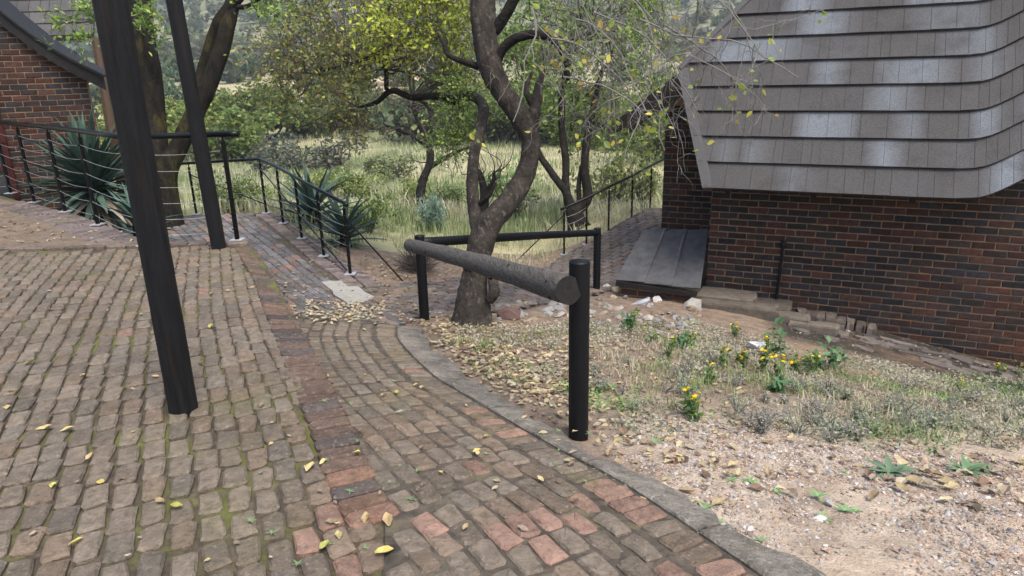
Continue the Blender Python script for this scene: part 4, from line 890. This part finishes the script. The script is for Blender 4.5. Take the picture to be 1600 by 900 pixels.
# ---- bushes and trees of the veld (shared meshes)
def bush_mesh(name, seed, n, leaf, hgt=1.0, lobes=9, bare=.0, pal=((1, 1, 1),)):
    r = np.random.default_rng(seed); cs_ = [(r.uniform(-.55, .55), r.uniform(-.55, .55), r.uniform(.2, .85)*hgt, r.uniform(.22, .42)) for _ in range(lobes)]
    T = []; sh = []
    for k in range(n):
        x, y, z, q = cs_[r.integers(lobes)]; d = r.normal(0, 1, 3); d /= np.linalg.norm(d); rr = q*r.random()**.45; p = np.array([x, y, z])+d*rr*(1, 1, .85)
        if p[2] < .02: p[2] = r.uniform(.02, .3)
        T.append(p); sh.append(r.uniform(.7, 1.3))
    T = np.array(T); Rm = rand_rots(n, 2.6)*(leaf*r.uniform(.6, 1.3, n))[:, None, None]; C_ = leaf_cols(n, pal, .2)*np.array(sh)[:, None]
    return Soup().scatter(LEAF_V*np.array([1, 1.3, 1]), LEAF_F, Rm, T, C_).mesh(name, M['leaf'])
def stem_mesh(name, seed, n, hgt, r0_, m):
    S = Soup(); r = np.random.default_rng(seed)
    for k in range(n):
        a = r.uniform(0, 6.28); e_ = np.array([math.cos(a)*r.uniform(.1, .6), math.sin(a)*r.uniform(.1, .6), hgt*r.uniform(.5, .95)]); V, F = tube_vf(limb_path((r.normal(0, .04), r.normal(0, .04), -.05), e_, .15, 6), np.linspace(r0_, r0_*.3, 6), 5, 0, False); S.add(V, F)
    return S.mesh(name, M[m])
PV = [(1, 1, 1), (.8, .95, .8), (1.2, 1.1, .85), (.7, .8, .7)]
BUSH = [bush_mesh('crown', 40+k, 5200, .075, 1.0, 13, pal=PV) for k in range(3)]; BST = [stem_mesh('stem', 50+k, 9, .8, .03, 'twigd') for k in range(3)]
SHR = [bush_mesh('crown', 60+k, 1300, .085, .8, 9, pal=PV) for k in range(3)]
FAR = [bush_mesh('crown', 70+k, 1300, .15, .8, 8, pal=PV) for k in range(4)]; FST = [stem_mesh('trunk', 80+k, 4, .7, .035, 'barkdark') for k in range(2)]
def plant(name, label, cat, px, py, d, wid, hgt, col, crown, stem, group=None, pos=None):
    if pos is None:
        q = ray(px, py); k = d/math.hypot(q[0], q[1]); x, y = CAM[0]+q[0]*k, CAM[1]+q[1]*k
    else: x, y = pos
    z = H(x, y); th = thing(name, label, cat, (x, y, z), group); a = random.uniform(0, 6.28)
    for nm_, me in (('crown', crown), ('stem' if name != 'veld_tree' else 'trunk', stem)):
        if me is None: continue
        o = bpy.data.objects.new(nm_, me); scn.collection.objects.link(o); o.parent = th; o.rotation_euler = (0, 0, a); o.scale = (wid/1.6, wid/1.6, hgt)
        if nm_ == 'crown': o.color = (*(np.array(col)), 1)
    return th
GR = (.105, .15, .045)
GY = (.15, .18, .06)
spec = [  # px, depth, width, height, colour, label
 (365, 51, 7, 3.65, (0.202, 0.253, 0.084), 'round dense green bush right of the slim pole'), (335, 60, 6.8, 3.48, (0.23, 0.277, 0.084), 'green bush just behind the slim pole'), (410, 60, 8.1, 4.08, (0.173, 0.212, 0.0756), 'tall green bush at the edge of the thicket'),
 (250, 54, 7.4, 3.48, (0.25, 0.294, 0.0924), 'bright green bush between the two poles'), (215, 63, 8.1, 3.65, (0.23, 0.261, 0.084), 'bright green bush behind the mossy trunk'), (470, 63, 8.8, 3.82, (0.163, 0.188, 0.0756), 'dull green bush in the thicket left of the leafy canopy'), (530, 67.5, 9.5, 3.65, (0.144, 0.163, 0.0756), 'dark green bush under the hanging canopy'), (185, 45, 5.4, 2.72, (0.23, 0.261, 0.084), 'green bush behind the agave'),
 (600, 72, 9.5, 2.98, (0.173, 0.163, 0.0924), 'dull bush beyond the pale grass under the canopy'), (660, 75, 8.1, 2.72, (0.192, 0.188, 0.084), 'dull green bush beyond the bare tree'),
 (780, 60, 8.1, 4.17, (0.192, 0.245, 0.0756), 'green bush seen left of the curved trunk top'), (870, 54, 8.1, 4.59, (0.173, 0.228, 0.0672), 'leafy bush behind the dark forked tree'), (960, 51, 8.1, 4.59, (0.192, 0.245, 0.0756), 'leafy bush between dark tree and house roof'), (1010, 39, 5.4, 3.31, (0.192, 0.228, 0.084), 'leafy bush by the gable of the right house'), (820, 75, 9.5, 4.59, (0.23, 0.261, 0.084), 'pale green bush far behind the curved trunk')]
for i, (px, d, wd, hh, col, lab) in enumerate(spec): plant('bush', lab, 'bush', px, 200, d, wd, hh, col, BUSH[i % 3], BST[i % 3])
spec2 = [(575, 372, 11.8, .9, .75, (0.15, 0.21, 0.06), 'small leafy green shrub beside the end post of the lower balustrade'), (548, 275, 26, 2.4, 1.3, (0.225, 0.27, 0.105), 'olive green shrub in the grass above the stepped balustrade'), (605, 240, 32, 3, 1.4, (0.15, 0.165, 0.09), 'dark twiggy shrub in the middle of the field'), (650, 285, 20, 1.6, 1.2, (0.24, 0.285, 0.09), 'light green shrub at the foot of the bare tree'), (668, 345, 13.6, .75, .85, (0.225, 0.315, 0.285), 'blue grey leaved shrub left of the curved trunk'), (700, 300, 19, 1.4, .9, (0.165, 0.21, 0.09), 'low green shrub behind the left stem of the tree'), (790, 270, 22, 2, 1.5, (0.255, 0.36, 0.15), 'pale green feathery shrub inside the bend of the trunk'), (475, 245, 27, 2.6, 1.1, (0.255, 0.285, 0.12), 'pale shrub beyond the corner of the lower balustrade'), (415, 265, 20, 1.6, 1.0, (0.24, 0.285, 0.105), 'shrub behind the corner post of the lower balustrade'), (800, 345, 16, 1.5, .6, (0.135, 0.18, 0.075), 'low dark green shrub right of the curved trunk'), (960, 300, 17, 1.8, 1.6, (0.255, 0.27, 0.12), 'straggly pale shrub behind the right balustrade'), (1005, 290, 16, 1.2, 1.3, (0.24, 0.255, 0.12), 'straggly shrub at the top of the right balustrade'), (510, 215, 40, 5, 2.2, (0.128, 0.128, 0.105), 'grey twiggy thicket bush under the canopy'), (450, 215, 40, 4.5, 2.2, (0.12, 0.128, 0.105), 'grey twiggy bush at the left of the thicket'), (380, 320, 14.5, 1.0, .9, (0.225, 0.27, 0.12), 'wispy shrub behind the slim pole'), (340, 330, 15, 1.1, .9, (0.21, 0.255, 0.105), 'wispy shrub above the walkway corner')]
for i, (px, py, d, wd, hh, col, lab) in enumerate(spec2): plant('shrub', lab, 'shrub', px, py, d, wd, hh, col, SHR[i % 3], BST[i % 3])
# dead bush by the handrail
p = atz(648, 425, -.85); p[2] = H(p[0], p[1]); db2 = thing('dead_bush', 'dense dark brown dead bush at the left end of the log rail', 'bush', tuple(p)); S = Soup()
for k in range(420):
    a = p+np.array([0, .25, 0]); d = rng.normal(0, 1, 3); d[2] = abs(d[2])*1.0+.2; d /= np.linalg.norm(d); st = a+d*rng.uniform(0, .22); V, F = tube_vf(limb_path(st, st+(d+rng.normal(0, .4, 3))*rng.uniform(.1, .26), .2, 4), np.linspace(.0045, .0015, 4), 3, 0, False); S.add(V, F)
tag(S.build('twigs', M['twigd'], db2), kind='stuff')
# hillside and valley trees
cnt = 0
for k in range(900):
    y = float(np.exp(rng.uniform(math.log(58), math.log(480)))); x = y*rng.uniform(-.95, .75); px, py, Z = proj((x, y, H(x, y)+1))
    if not (-120 < px < 1250) or fbm(x, y, .03) < .42 and y < 130: continue
    if y < 130 and 380 < px < 470 and py > 95: continue
    hh = rng.uniform(2.6, 5.6); col = np.array([.13, .165, .085])*rng.uniform(.75, 1.35)*np.array([rng.uniform(.9, 1.2), 1, rng.uniform(.9, 1.3)])
    plant('veld_tree', 'one of the many small bushveld trees dotted over the far hillside', 'tree', 0, 0, 0, hh*rng.uniform(1.0, 1.5), hh, col, FAR[k % 4], FST[k % 2] if y < 260 else None, 'bushveld trees on the far hillside', pos=(x, y)); cnt += 1
    if cnt >= 290: break
# the woodland that covers the hill behind them reads as one mass
NW = 4200; yw = 120+(640-120)*rng.random(NW)**.8; xw = yw*rng.uniform(-1.0, .8, NW); hw = rng.uniform(2.5, 6, NW); per = 26
kw = fbm(xw, yw, .02)+rng.normal(0, .06, NW) > np.where(yw < 220, .5, .40); xw, yw, hw = xw[kw], yw[kw], hw[kw]; NW = len(xw); bw = np.stack([xw, yw, H(xw, yw)], 1)
dd = rng.normal(0, 1, (NW, per, 3)); dd /= np.linalg.norm(dd, axis=2)[..., None]; Tw = bw[:, None]+np.array([0, 0, .55])*hw[:, None, None]+dd*rng.random((NW, per, 1))**.4*hw[:, None, None]*np.array([.62, .62, .42])
cw = np.repeat(np.array([.12, .15, .085])*rng.uniform(.65, 1.3, (NW, 1))*np.stack([rng.uniform(.9, 1.25, NW), np.ones(NW), rng.uniform(.9, 1.3, NW)], 1), per, axis=0)
tag(Soup().scatter(LEAF_V*np.array([1, 1.4, 1])-np.array([.5, 0, 0]), LEAF_F, rand_rots(NW*per, 2.6)*(np.repeat(hw, per)*.42)[:, None, None], Tw.reshape(-1, 3), cw).build('hillside_woodland', M['leaf']), 'grey green woodland covering the distant hillside', 'woodland', kind='stuff')

# ------------------------------------------------------------------ grass of the field and yard (stuff)
def blades(n_pts, pos, hgt, cols, per, spread, name, lean=.5):
    N = len(pos)*per; P_ = np.repeat(pos, per, axis=0)+np.concatenate([rng.normal(0, 1, (N, 2))*np.repeat(spread, per)[:, None], np.zeros((N, 1))], 1); hh = np.repeat(hgt, per)*rng.uniform(.5, 1.25, N); a = rng.random(N)*6.28; ln_2 = rng.uniform(.05, lean, N); C_ = np.repeat(cols, per, axis=0)*rng.uniform(.75, 1.25, (N, 1))
    wd = hh*.022+.0015*np.maximum(1, P_[:, 1]/9); dirx = np.stack([np.cos(a), np.sin(a), np.zeros(N)], 1); side = np.stack([-np.sin(a), np.cos(a), np.zeros(N)], 1); up = np.array([0, 0, 1.])
    v0 = P_-side*wd[:, None]; v1 = P_+side*wd[:, None]; mid = P_+up*(hh*.6)[:, None]+dirx*(hh*ln_2*.4)[:, None]; v2 = mid+side*(wd*.7)[:, None]; v3 = mid-side*(wd*.7)[:, None]; v4 = P_+up*(hh*(1-.3*ln_2))[:, None]+dirx*(hh*ln_2)[:, None]
    V = np.stack([v0, v1, v2, v3, v4], 1).reshape(-1, 3); o = np.arange(N)*5; Fq = np.stack([np.stack([o, o+1, o+2], 1), np.stack([o, o+2, o+3], 1), np.stack([o+3, o+2, o+4], 1)], 1).reshape(-1, 3)
    return Soup().add(V, Fq, np.repeat(C_, 5, axis=0)).build(name, M['grass'])
def in_paths(x, y): return inside(x, y) | inside(x, y, wx, wy) | inside(x, y, *np.array(CROSS).T)
yy = np.exp(rng.uniform(math.log(8.6), math.log(75), 15000)); xx = yy*rng.uniform(-.95, .62, len(yy))
hx = (xx-HP[0])*HE[0]+(yy-HP[1])*HE[1]; hn = (xx-HP[0])*HN[0]+(yy-HP[1])*HN[1]
k = ~in_paths(xx, yy) & ~((hx > -1.4) & (hn < .2) & (yy < 16)) & ~((yy < 10.6) & (xx > -2.3)) & ~((yy < 13) & (xx < -4.6)) & (rng.random(len(xx)) < sstep(8.5, 13, yy)*.85+.15)
xx, yy = xx[k], yy[k]; dn = fbm(xx, yy, .35); pos = np.stack([xx, yy, H(xx, yy)-.01], 1)
cols = lerp(np.array([.40, .395, .26]), np.array([.215, .265, .125]), sstep(.4, .62, dn)[:, None])
go = blades(0, pos, np.clip(.05+.55*fbm(xx+9, yy, .6)**1.3, .06, .6)*np.clip(yy/13, .7, 1.5), cols, 9, .08*np.clip(yy/12, .8, 4), 'veld_grass', .7)
tag(go, 'tall pale green and straw grass filling the valley field', 'grass', kind='stuff')
# yard grass, thin
def yard_pts(n, poly):
    P_ = np.array(poly); x = rng.uniform(P_[:, 0].min(), P_[:, 0].max(), n); y = rng.uniform(P_[:, 1].min(), P_[:, 1].max(), n); k = inside(x, y, P_[:, 0], P_[:, 1]); return x[k], y[k]
def zpx(px, py):
    """ground point seen at a photo pixel"""
    d = ray(px, py); t = 1.5
    for _ in range(40):
        p = CAM+d*t; g_ = p[2]-H(p[0], p[1])
        if abs(g_) < 1e-3: break
        t += g_*.75/max(.2, -d[2])
    return CAM+d*t
YARD = [zpx(*q)[:2] for q in ((930, 560), (1090, 520), (1230, 560), (1420, 590), (1600, 590), (1880, 660), (1860, 740), (1640, 690), (1500, 700), (1330, 680), (1180, 650), (1080, 640), (960, 600))]
x, y = yard_pts(2800, YARD); dn = fbm(x, y, 1.5); pos = np.stack([x, y, H(x, y)-.01], 1)
cols = lerp(np.array([.42, .37, .27]), np.array([.22, .28, .12]), sstep(.45, .6, dn)[:, None])
k = rng.random(len(x)) < sstep(.3, .5, fbm(x+7, y, 1.9)); x, y, pos, cols = x[k], y[k], pos[k], cols[k]
tag(blades(0, pos, np.full(len(x), .10)*(0.4+fbm(x+3, y, 1.1)), cols, 6, np.full(len(x), .05), 'yard_grass', .9), 'short dry and green grass between gravel and house wall', 'grass', kind='stuff')
COV = [zpx(*q)[:2] for q in ((700, 515), (900, 505), (1090, 505), (1230, 545), (1420, 575), (1640, 590), (1900, 640), (1880, 740), (1640, 700), (1480, 710), (1330, 700), (1180, 670), (1000, 690), (930, 650), (860, 600), (760, 570))]
x, y = yard_pts(11000, COV); k = rng.random(len(x)) < sstep(.28, .52, fbm(x+2, y+5, 1.4)); x, y = x[k], y[k]; per = 9; N_ = len(x)
pal = np.array([(.16, .25, .09), (.2, .3, .11), (.13, .2, .08), (.28, .3, .2), (.33, .31, .24), (.24, .22, .15)]); ci_ = (fbm(x+20, y, 1.0)*9).astype(int) % 6
hgt_ = .02+.10*fbm(x, y+11, 1.7)**2
Tc = np.repeat(np.stack([x, y, H(x, y)], 1), per, axis=0)+np.concatenate([rng.normal(0, .028, (N_*per, 2)), (rng.random(N_*per)*np.repeat(hgt_, per))[:, None]], 1)
cc_ = np.repeat(pal[ci_], per, axis=0)*rng.uniform(.7, 1.3, (N_*per, 1))
tag(Soup().scatter(LEAF_V, LEAF_F, rand_rots(N_*per, 1.5)*rng.uniform(.012, .034, N_*per)[:, None, None], Tc, cc_).build('ground_cover', M['grass']), 'low green and grey ground cover over the yard soil', 'ground cover', kind='stuff')
YARD2 = [zpx(*q)[:2] for q in ((680, 520), (900, 510), (1100, 500), (1100, 640), (960, 640), (880, 620), (760, 590))]
x, y = yard_pts(420, YARD2); k = fbm(x, y, 2.1) > .52; x, y = x[k], y[k]
tag(blades(0, np.stack([x, y, H(x, y)-.01], 1), np.full(len(x), .08), np.tile([[.14, .22, .06]], (len(x), 1)), 12, np.full(len(x), .035), 'tree_foot_grass', 1.0), 'sparse green grass tufts under the tree and log rail', 'grass', kind='stuff')

# ------------------------------------------------------------------ weeds and flowers
def leafy(name, label, cat, p, nst, hgt, leaf, pal, flowers=0, group=None, lean=.35, per=8):
    th = thing(name, label, cat, tuple(p), group); S = Soup(); lv = ([], [], []); fl = []
    for k in range(nst):
        a = rng.uniform(0, 6.28); e_ = np.array(p)+np.array([math.cos(a)*lean*hgt*rng.uniform(.2, 1), math.sin(a)*lean*hgt*rng.uniform(.2, 1), hgt*rng.uniform(.6, 1)]); P_ = limb_path(p, e_, .1, 6); V, F = tube_vf(P_, np.linspace(.003, .0015, 6), 4, 0, False); S.add(V, F)
        T = P_[rng.integers(1, 6, per)]+rng.normal(0, .006, (per, 3)); lv[0].append(T); lv[1].append(leaf*rng.uniform(.6, 1.2, per)); lv[2].append(leaf_cols(per, pal, .15)); fl.append(P_[-1])
    st_ = S.build('stems', M['leaf'] if (flowers or name == 'leafy_weed') else M['twig'], th); st_.color = (.12, .2, .06, 1); tag(st_, kind='stuff'); tag(build_leaves(lv, 'foliage', th, 1.3), kind='stuff')
    for q in fl[:flowers]:
        Sf = Soup(); a = np.arange(10)*.628; r_ = np.where(np.arange(10) % 2, .008, .017)*rng.uniform(.9, 1.3); t_ = rng.normal(0, .3, 2)
        V = [q+(0, 0, .010)]+[q+(math.cos(x_)*r1, math.sin(x_)*r1, .008+math.cos(x_)*r1*t_[0]+math.sin(x_)*r1*t_[1]) for x_, r1 in zip(a, r_)]+[q-(0, 0, .004)]
        Sf.add(V, [[0, 1+i, 1+(i+1) % 10] for i in range(10)]+[[11, 1+(i+1) % 10, 1+i] for i in range(10)]).build('flower', M['flower'], th)
    return th
FW = [(.13, .21, .06), (.17, .26, .08), (.1, .16, .06)]
for i, (px, py, n, f_) in enumerate([(1042, 560, 6, 3), (1078, 545, 6, 2), (1078, 650, 9, 6), (1090, 660, 6, 3), (1130, 575, 6, 3), (1147, 530, 5, 4), (1160, 575, 9, 5), (1190, 580, 7, 5), (1215, 590, 7, 5), (1240, 585, 7, 5), (1265, 585, 6, 3), (1200, 560, 6, 3), (1500, 620, 3, 2), (1562, 590, 5, 4), (1590, 590, 4, 2), (985, 520, 5, 2), (1020, 540, 5, 1), (1110, 600, 6, 2)]):
    leafy('flowering_weed', 'yellow flowered weed in the rough grass before the house wall', 'weed', zpx(px, py), n, rng.uniform(.15, .24), .05, FW, f_, 'yellow flowering weeds')
BR = [(.10, .2, .09), (.13, .24, .11), (.08, .15, .07)]
for (px, py, h_, lab) in ((1213, 556, .3, 'upright leafy green weed against the stone footing'), (1300, 575, .22, 'broad leafy weed clump right of the yellow flowers'), (1278, 580, .18, 'smaller leafy weed beside the broad weed clump'), (985, 515, .16, 'leafy weed among the pale rubble stones'), (1060, 545, .14, 'low leafy weed below the rubble stones'), (1215, 615, .12, 'low leafy weed in the middle of the grass')):
    leafy('leafy_weed', lab, 'weed', zpx(px, py), 6, h_, .085, BR, 0, None, .45, 8)
for i in range(64):
    px, py = (rng.uniform(1120, 1620), rng.uniform(600, 690)) if i < 50 else (rng.uniform(930, 1120), rng.uniform(560, 640))
    g_ = [(.34, .33, .28), (.4, .39, .33), (.28, .27, .22)] if i % 2 else [(.27, .32, .22), (.33, .36, .27), (.22, .27, .16)]
    leafy('dry_shrublet', 'wispy grey dry shrublet in the rough grass', 'shrublet', zpx(px, py), int(rng.integers(9, 20)), rng.uniform(.05, .17), rng.uniform(.012, .024), g_, 0, 'grey dry shrublets in the yard', rng.uniform(.5, 1.3), 14)
def rosette(label, p, n, L_, col, group=None):
    th = thing('rosette_weed', label, 'weed', tuple(p), group)
    for k in range(n):
        az = k*2.4; el = rng.uniform(.15, .75); Ls = L_*rng.uniform(.7, 1.1); x_ = np.array([math.cos(az)*math.cos(el), math.sin(az)*math.cos(el), math.sin(el)]); y_ = np.array([-math.sin(az), math.cos(az), 0]); R3 = np.stack([x_*Ls, y_*Ls*2.1, np.cross(x_, y_)*Ls], 1)
        o = link('leaf', AG[2], th, Matrix([[*R3[0], p[0]], [*R3[1], p[1]], [*R3[2], p[2]+.005], [0, 0, 0, 1]])); o.color = (*(np.array(col)*rng.uniform(.8, 1.25)), 1)
rosette('large blue green rosette weed on the gravel, left of two', zpx(1390, 740), 16, .125, (.10, .16, .095)); rosette('green rosette weed on the gravel, right of two', zpx(1508, 738), 14, .11, (.10, .165, .085)); rosette('smaller second head of the right rosette weed', zpx(1535, 735), 9, .08, (.10, .165, .085)); rosette('small grey green rosette weed left of the gravel pair', zpx(1300, 672), 10, .1, (.2, .26, .18))
for i in range(18, 60):   # tiny weeds in the paving joints
    px, py = ((rng.uniform(330, 700), rng.uniform(760, 895)) if i < 26 else ((rng.uniform(500, 1000), rng.uniform(560, 800)) if i < 44 else (rng.uniform(940, 1350), rng.uniform(650, 860))))
    p = zpx(px, py) if px > 640 else atz(px, py, 0); p[2] += .03 if px > 640 and i < 44 else 0
    if i < 44: rosette('tiny green weed growing in a paving joint', p, 7, rng.uniform(.014, .028), (.13, .19, .09), 'tiny weeds in the paving joints')
    else: rosette('tiny green weed growing on the gravel', p, 7, rng.uniform(.03, .06), (.14, .24, .1), 'tiny weeds on the gravel')

# ------------------------------------------------------------------ stones, gravel, fallen leaves
def rock_mesh(name, seed):
    r = np.random.default_rng(seed); t = (1+5**.5)/2
    V = np.array([(-1, t, 0), (1, t, 0), (-1, -t, 0), (1, -t, 0), (0, -1, t), (0, 1, t), (0, -1, -t), (0, 1, -t), (t, 0, -1), (t, 0, 1), (-t, 0, -1), (-t, 0, 1)], float); V /= np.linalg.norm(V[0]); V *= r.uniform(.7, 1.2, (12, 1)); V *= np.array([1, .8, .55])
    F = np.array([[0, 11, 5], [0, 5, 1], [0, 1, 7], [0, 7, 10], [0, 10, 11], [1, 5, 9], [5, 11, 4], [11, 10, 2], [10, 7, 6], [7, 1, 8], [3, 9, 4], [3, 4, 2], [3, 2, 6], [3, 6, 8], [3, 8, 9], [4, 9, 5], [2, 4, 11], [6, 2, 10], [8, 6, 7], [9, 8, 1]])
    return V, F, Soup().add(V, F).mesh(name, M['stone'])
RK = [rock_mesh('stone', 300+k) for k in range(9)]
def rock(label, p, s_, col, group=None, name='stone', sink=.15):
    R3 = rand_rots(1, .5)[0]*s_*np.array([rng.uniform(.85, 1.3), rng.uniform(.8, 1.1), rng.uniform(.8, 1.2)]); o = link(name, random.choice(RK)[2], None, Matrix([[*R3[0], p[0]], [*R3[1], p[1]], [*R3[2], p[2]+s_*sink], [0, 0, 0, 1]])); o.color = (*col, 1); return tag(o, label, 'stone', group)
SC = [(.25, .235, .21), (.2, .2, .2), (.25, .2, .15), (.19, .14, .1), (.31, .285, .25), (.15, .138, .125)]
for (px, py, s_, col, lab) in ((1080, 480, .17, (.36, .34, .31), 'large pale wedge stone at the end of the footing'), (1185, 545, .12, (.5, .52, .53), 'pale blue white stone beside the yellow flowers'), (1027, 472, .11, (.47, .46, .43), 'white angular stone below the hatch'), (1002, 475, .11, (.33, .36, .4), 'blue grey stone below the hatch'), (962, 455, .1, (.42, .33, .22), 'tan stone at the hatch corner'), (948, 450, .08, (.38, .36, .33), 'grey stone beside the black end post'), (795, 497, .16, (.10, .06, .055), 'dark red flat stone at the tree foot'), (1282, 812, .035, (.45, .42, .38), 'round pale pebble, larger of two on the gravel'), (1295, 787, .028, (.33, .32, .31), 'round grey pebble behind the pale pebble on the gravel'), (1363, 588, .07, (.22, .13, .09), 'reddish stone in the grass before the wall')):
    rock(lab, zpx(px, py), s_, col)
for k in range(120):
    t = rng.random(); px = rng.uniform(770, 1095); py = np.interp(px, [770, 900, 1095], [488, 488, 500])+rng.normal(0, 13); p = zpx(px, py)
    rock('pale rubble stone in the loose row from tree to footing', p, rng.uniform(.03, .085), tuple(np.array(random.choice(SC))*rng.uniform(.75, 1.2)), 'rubble stones below the cross path')
GRAV = [zpx(*q)[:2] for q in ((930, 690), (1000, 650), (1150, 650), (1330, 690), (1640, 720), (1900, 760), (1950, 980), (1250, 960), (1010, 760))]
GRAV += []
x, y = yard_pts(34000, GRAV); k = fbm(x, y, 1.6)+rng.normal(0, .12, len(x)) > .38; x, y = x[k], y[k]; S = Soup(); n = len(x)
gc = np.array([(.42, .38, .34), (.33, .31, .31), (.45, .33, .25), (.30, .22, .17), (.5, .47, .44), (.36, .26, .2)])
OC = np.array([(1, 0, 0), (-1, 0, 0), (0, 1, 0), (0, -1, 0), (0, 0, .6), (0, 0, -.6)]); OF = np.array([[0, 2, 4], [2, 1, 4], [1, 3, 4], [3, 0, 4], [2, 0, 5], [1, 2, 5], [3, 1, 5], [0, 3, 5]])
sz = np.exp(rng.normal(math.log(.0062), .42, n)); S.scatter(OC, OF, rand_rots(n, .6)*sz[:, None, None], np.stack([x, y, H(x, y)+(fbm(x, y, 2.2)-.5)*.05+(vnoise(x, y, 7)-.5)*.02+sz*.2], 1), gc[rng.integers(0, 6, n)]*rng.uniform(.5, .95, (n, 1)))
tag(S.build('gravel', M['stone']), 'loose pink and grey gravel beside the kerb', 'gravel', kind='stuff')
# fallen leaves
def fallen(seed):
    r = np.random.default_rng(seed); n = 5; V = []; F = []
    for i in range(n):
        t = i/(n-1); wd = .30*math.sin(math.pi*min(.97, t*.9+.08))*r.uniform(.9, 1.1); c = .55*r.uniform(.3, 1.6); V += [(t-.5, -wd, .1+c*wd+.18*(t-.5)**2), (t-.5, 0, .05+.3*(t-.5)**2*r.uniform(.5, 2)), (t-.5, wd, .1+c*wd*r.uniform(.3, 1.5)+.18*(t-.5)**2)]
    for i in range(n-1): F += [[i*3, i*3+3, i*3+4, i*3+1], [i*3+1, i*3+4, i*3+5, i*3+2]]
    return np.array(V), np.array(F), Soup().add(V, F).mesh('fallen_leaf', M['litter'])
FLV = [fallen(k) for k in range(6)]
LC = [(.38, .33, .22), (.36, .29, .16), (.28, .21, .13), (.36, .31, .23), (.2, .13, .085), (.16, .11, .08), (.25, .2, .15), (.42, .36, .22)]; YC = [(.46, .38, .12), (.44, .37, .18), (.36, .35, .1), (.4, .3, .16)]
pts = []
def litter(n, fpx, pal, surf, size=(.03, .065)):
    for _ in range(n):
        px, py = fpx(); p = atz(px, py, 0) if surf == 'plaza' else zpx(px, py)
        if surf == 'plaza' and not inside(p[0], p[1]): continue
        p[2] += .006 if surf == 'plaza' else (.042 if surf == 'path' else .012); pts.append((p, rng.uniform(*size), random.choice(pal), surf))
U = rng.uniform
for (px, py) in ((70, 672), (106, 674), (142, 716), (250, 786), (274, 796), (485, 733), (572, 812), (508, 856), (600, 866), (625, 772), (660, 808), (606, 815), (430, 408), (330, 512), (45, 570), (120, 850), (675, 832), (175, 352), (12, 640), (590, 640)): litter(1, lambda: (px, py), YC, 'plaza', (.05, .075))
litter(46, lambda: (U(0, 560), U(400, 890)), LC+YC, 'plaza', (.02, .05))
litter(260, lambda: (rng.normal(545, 48), rng.normal(492, 11)), LC[:4], 'path', (.035, .06)); litter(120, lambda: (U(400, 560), U(380, 480)), LC, 'path', (.02, .045)); litter(70, lambda: (U(570, 720), U(420, 500)), LC, 'path'); litter(50, lambda: (U(500, 980), U(520, 860)), LC+YC, 'path', (.02, .05))
litter(1150, lambda: ((lambda t: (lerp(650, 900, t)+rng.normal(0, 30), lerp(505, 630, t)+rng.normal(-12, 26)))(U(0, 1))), LC, 'soil', (.03, .065)); litter(520, lambda: (U(680, 1100), U(490, 610)), LC, 'soil', (.025, .055)); litter(420, lambda: (U(930, 1620), U(570, 700)), LC, 'soil', (.025, .055)); litter(150, lambda: (U(930, 1600), U(640, 800)), LC, 'soil', (.03, .075)); litter(30, lambda: (U(1380, 1600), U(680, 770)), LC, 'soil', (.05, .085)); litter(200, lambda: (U(550, 900), U(400, 440)), LC, 'soil', (.03, .055)); litter(260, lambda: (U(560, 860), U(395, 440)), LC, 'soil', (.03, .06)); litter(40, lambda: (U(1240, 1500), U(500, 570)), LC, 'soil', (.03, .06))
litter(60, lambda: (U(930, 1150), U(690, 800)), LC, 'soil', (.03, .07)); litter(110, lambda: (U(0, 215), U(322, 380)), LC, 'plaza', (.03, .06))
def okp(p): return (not inside(p[0], p[1])) or p[2] > -.02
pts = [q for q in pts if q[3] == 'plaza' or okp(q[0])]
pts.sort(key=lambda q: -q[1]/proj(q[0])[2]); mass = Soup()
LB = {'plaza': ('dry yellowish fallen leaf lying on the plaza bricks', 'fallen leaves on the plaza'), 'path': ('dry pale fallen leaf lying on the brick path', 'fallen leaves on the brick paths'), 'soil': ('dry tan fallen leaf lying on bare soil or gravel', 'fallen leaves on the soil')}
for i, (p, s_, c, sf) in enumerate(pts):
    var = random.choice(FLV); R3 = rand_rots(1, .35)[0]*s_; c = np.array(c)*rng.uniform(.75, 1.15)
    if i < 300:
        o = link('fallen_leaf', var[2], None, Matrix([[*R3[0], p[0]], [*R3[1], p[1]], [*R3[2], p[2]], [0, 0, 0, 1]])); o.color = (*c, 1); tag(o, LB[sf][0], 'leaf', LB[sf][1])
    else: mass.add(var[0]@R3.T+p, var[1], c)
tag(mass.build('leaf_litter', M['litter']), 'scattered dry leaf litter on path and soil', 'leaf litter', kind='stuff')
# ------------------------------------------------------------------ haze over the valley
V, F = box_vf((0, 320, 65), np.array([720., 0, 0]), np.array([0, 345., 0]), np.array([0, 0, 75.])); hz_o = Soup().add(V, F).build('haze', None)
hm = bpy.data.materials.new('haze_air'); hm.use_nodes = True; hn2 = hm.node_tree.nodes; hn2.remove(hn2['Principled BSDF']); pv = hn2.new('ShaderNodeVolumePrincipled'); pv.inputs['Color'].default_value = (.86, .92, 1, 1); pv.inputs['Density'].default_value = .0006; pv.inputs['Anisotropy'].default_value = .2
hm.node_tree.links.new(pv.outputs[0], hn2['Material Output'].inputs['Volume']); hz_o.data.materials.append(hm); tag(hz_o, 'thin pale haze over the valley and far hillside', 'haze', kind='stuff')
print('objects', len(bpy.data.objects), 'tris', sum(sum(max(0, len(p.vertices)-2) for p in m_.polygons) for m_ in bpy.data.meshes if len(m_.polygons) < 3000))
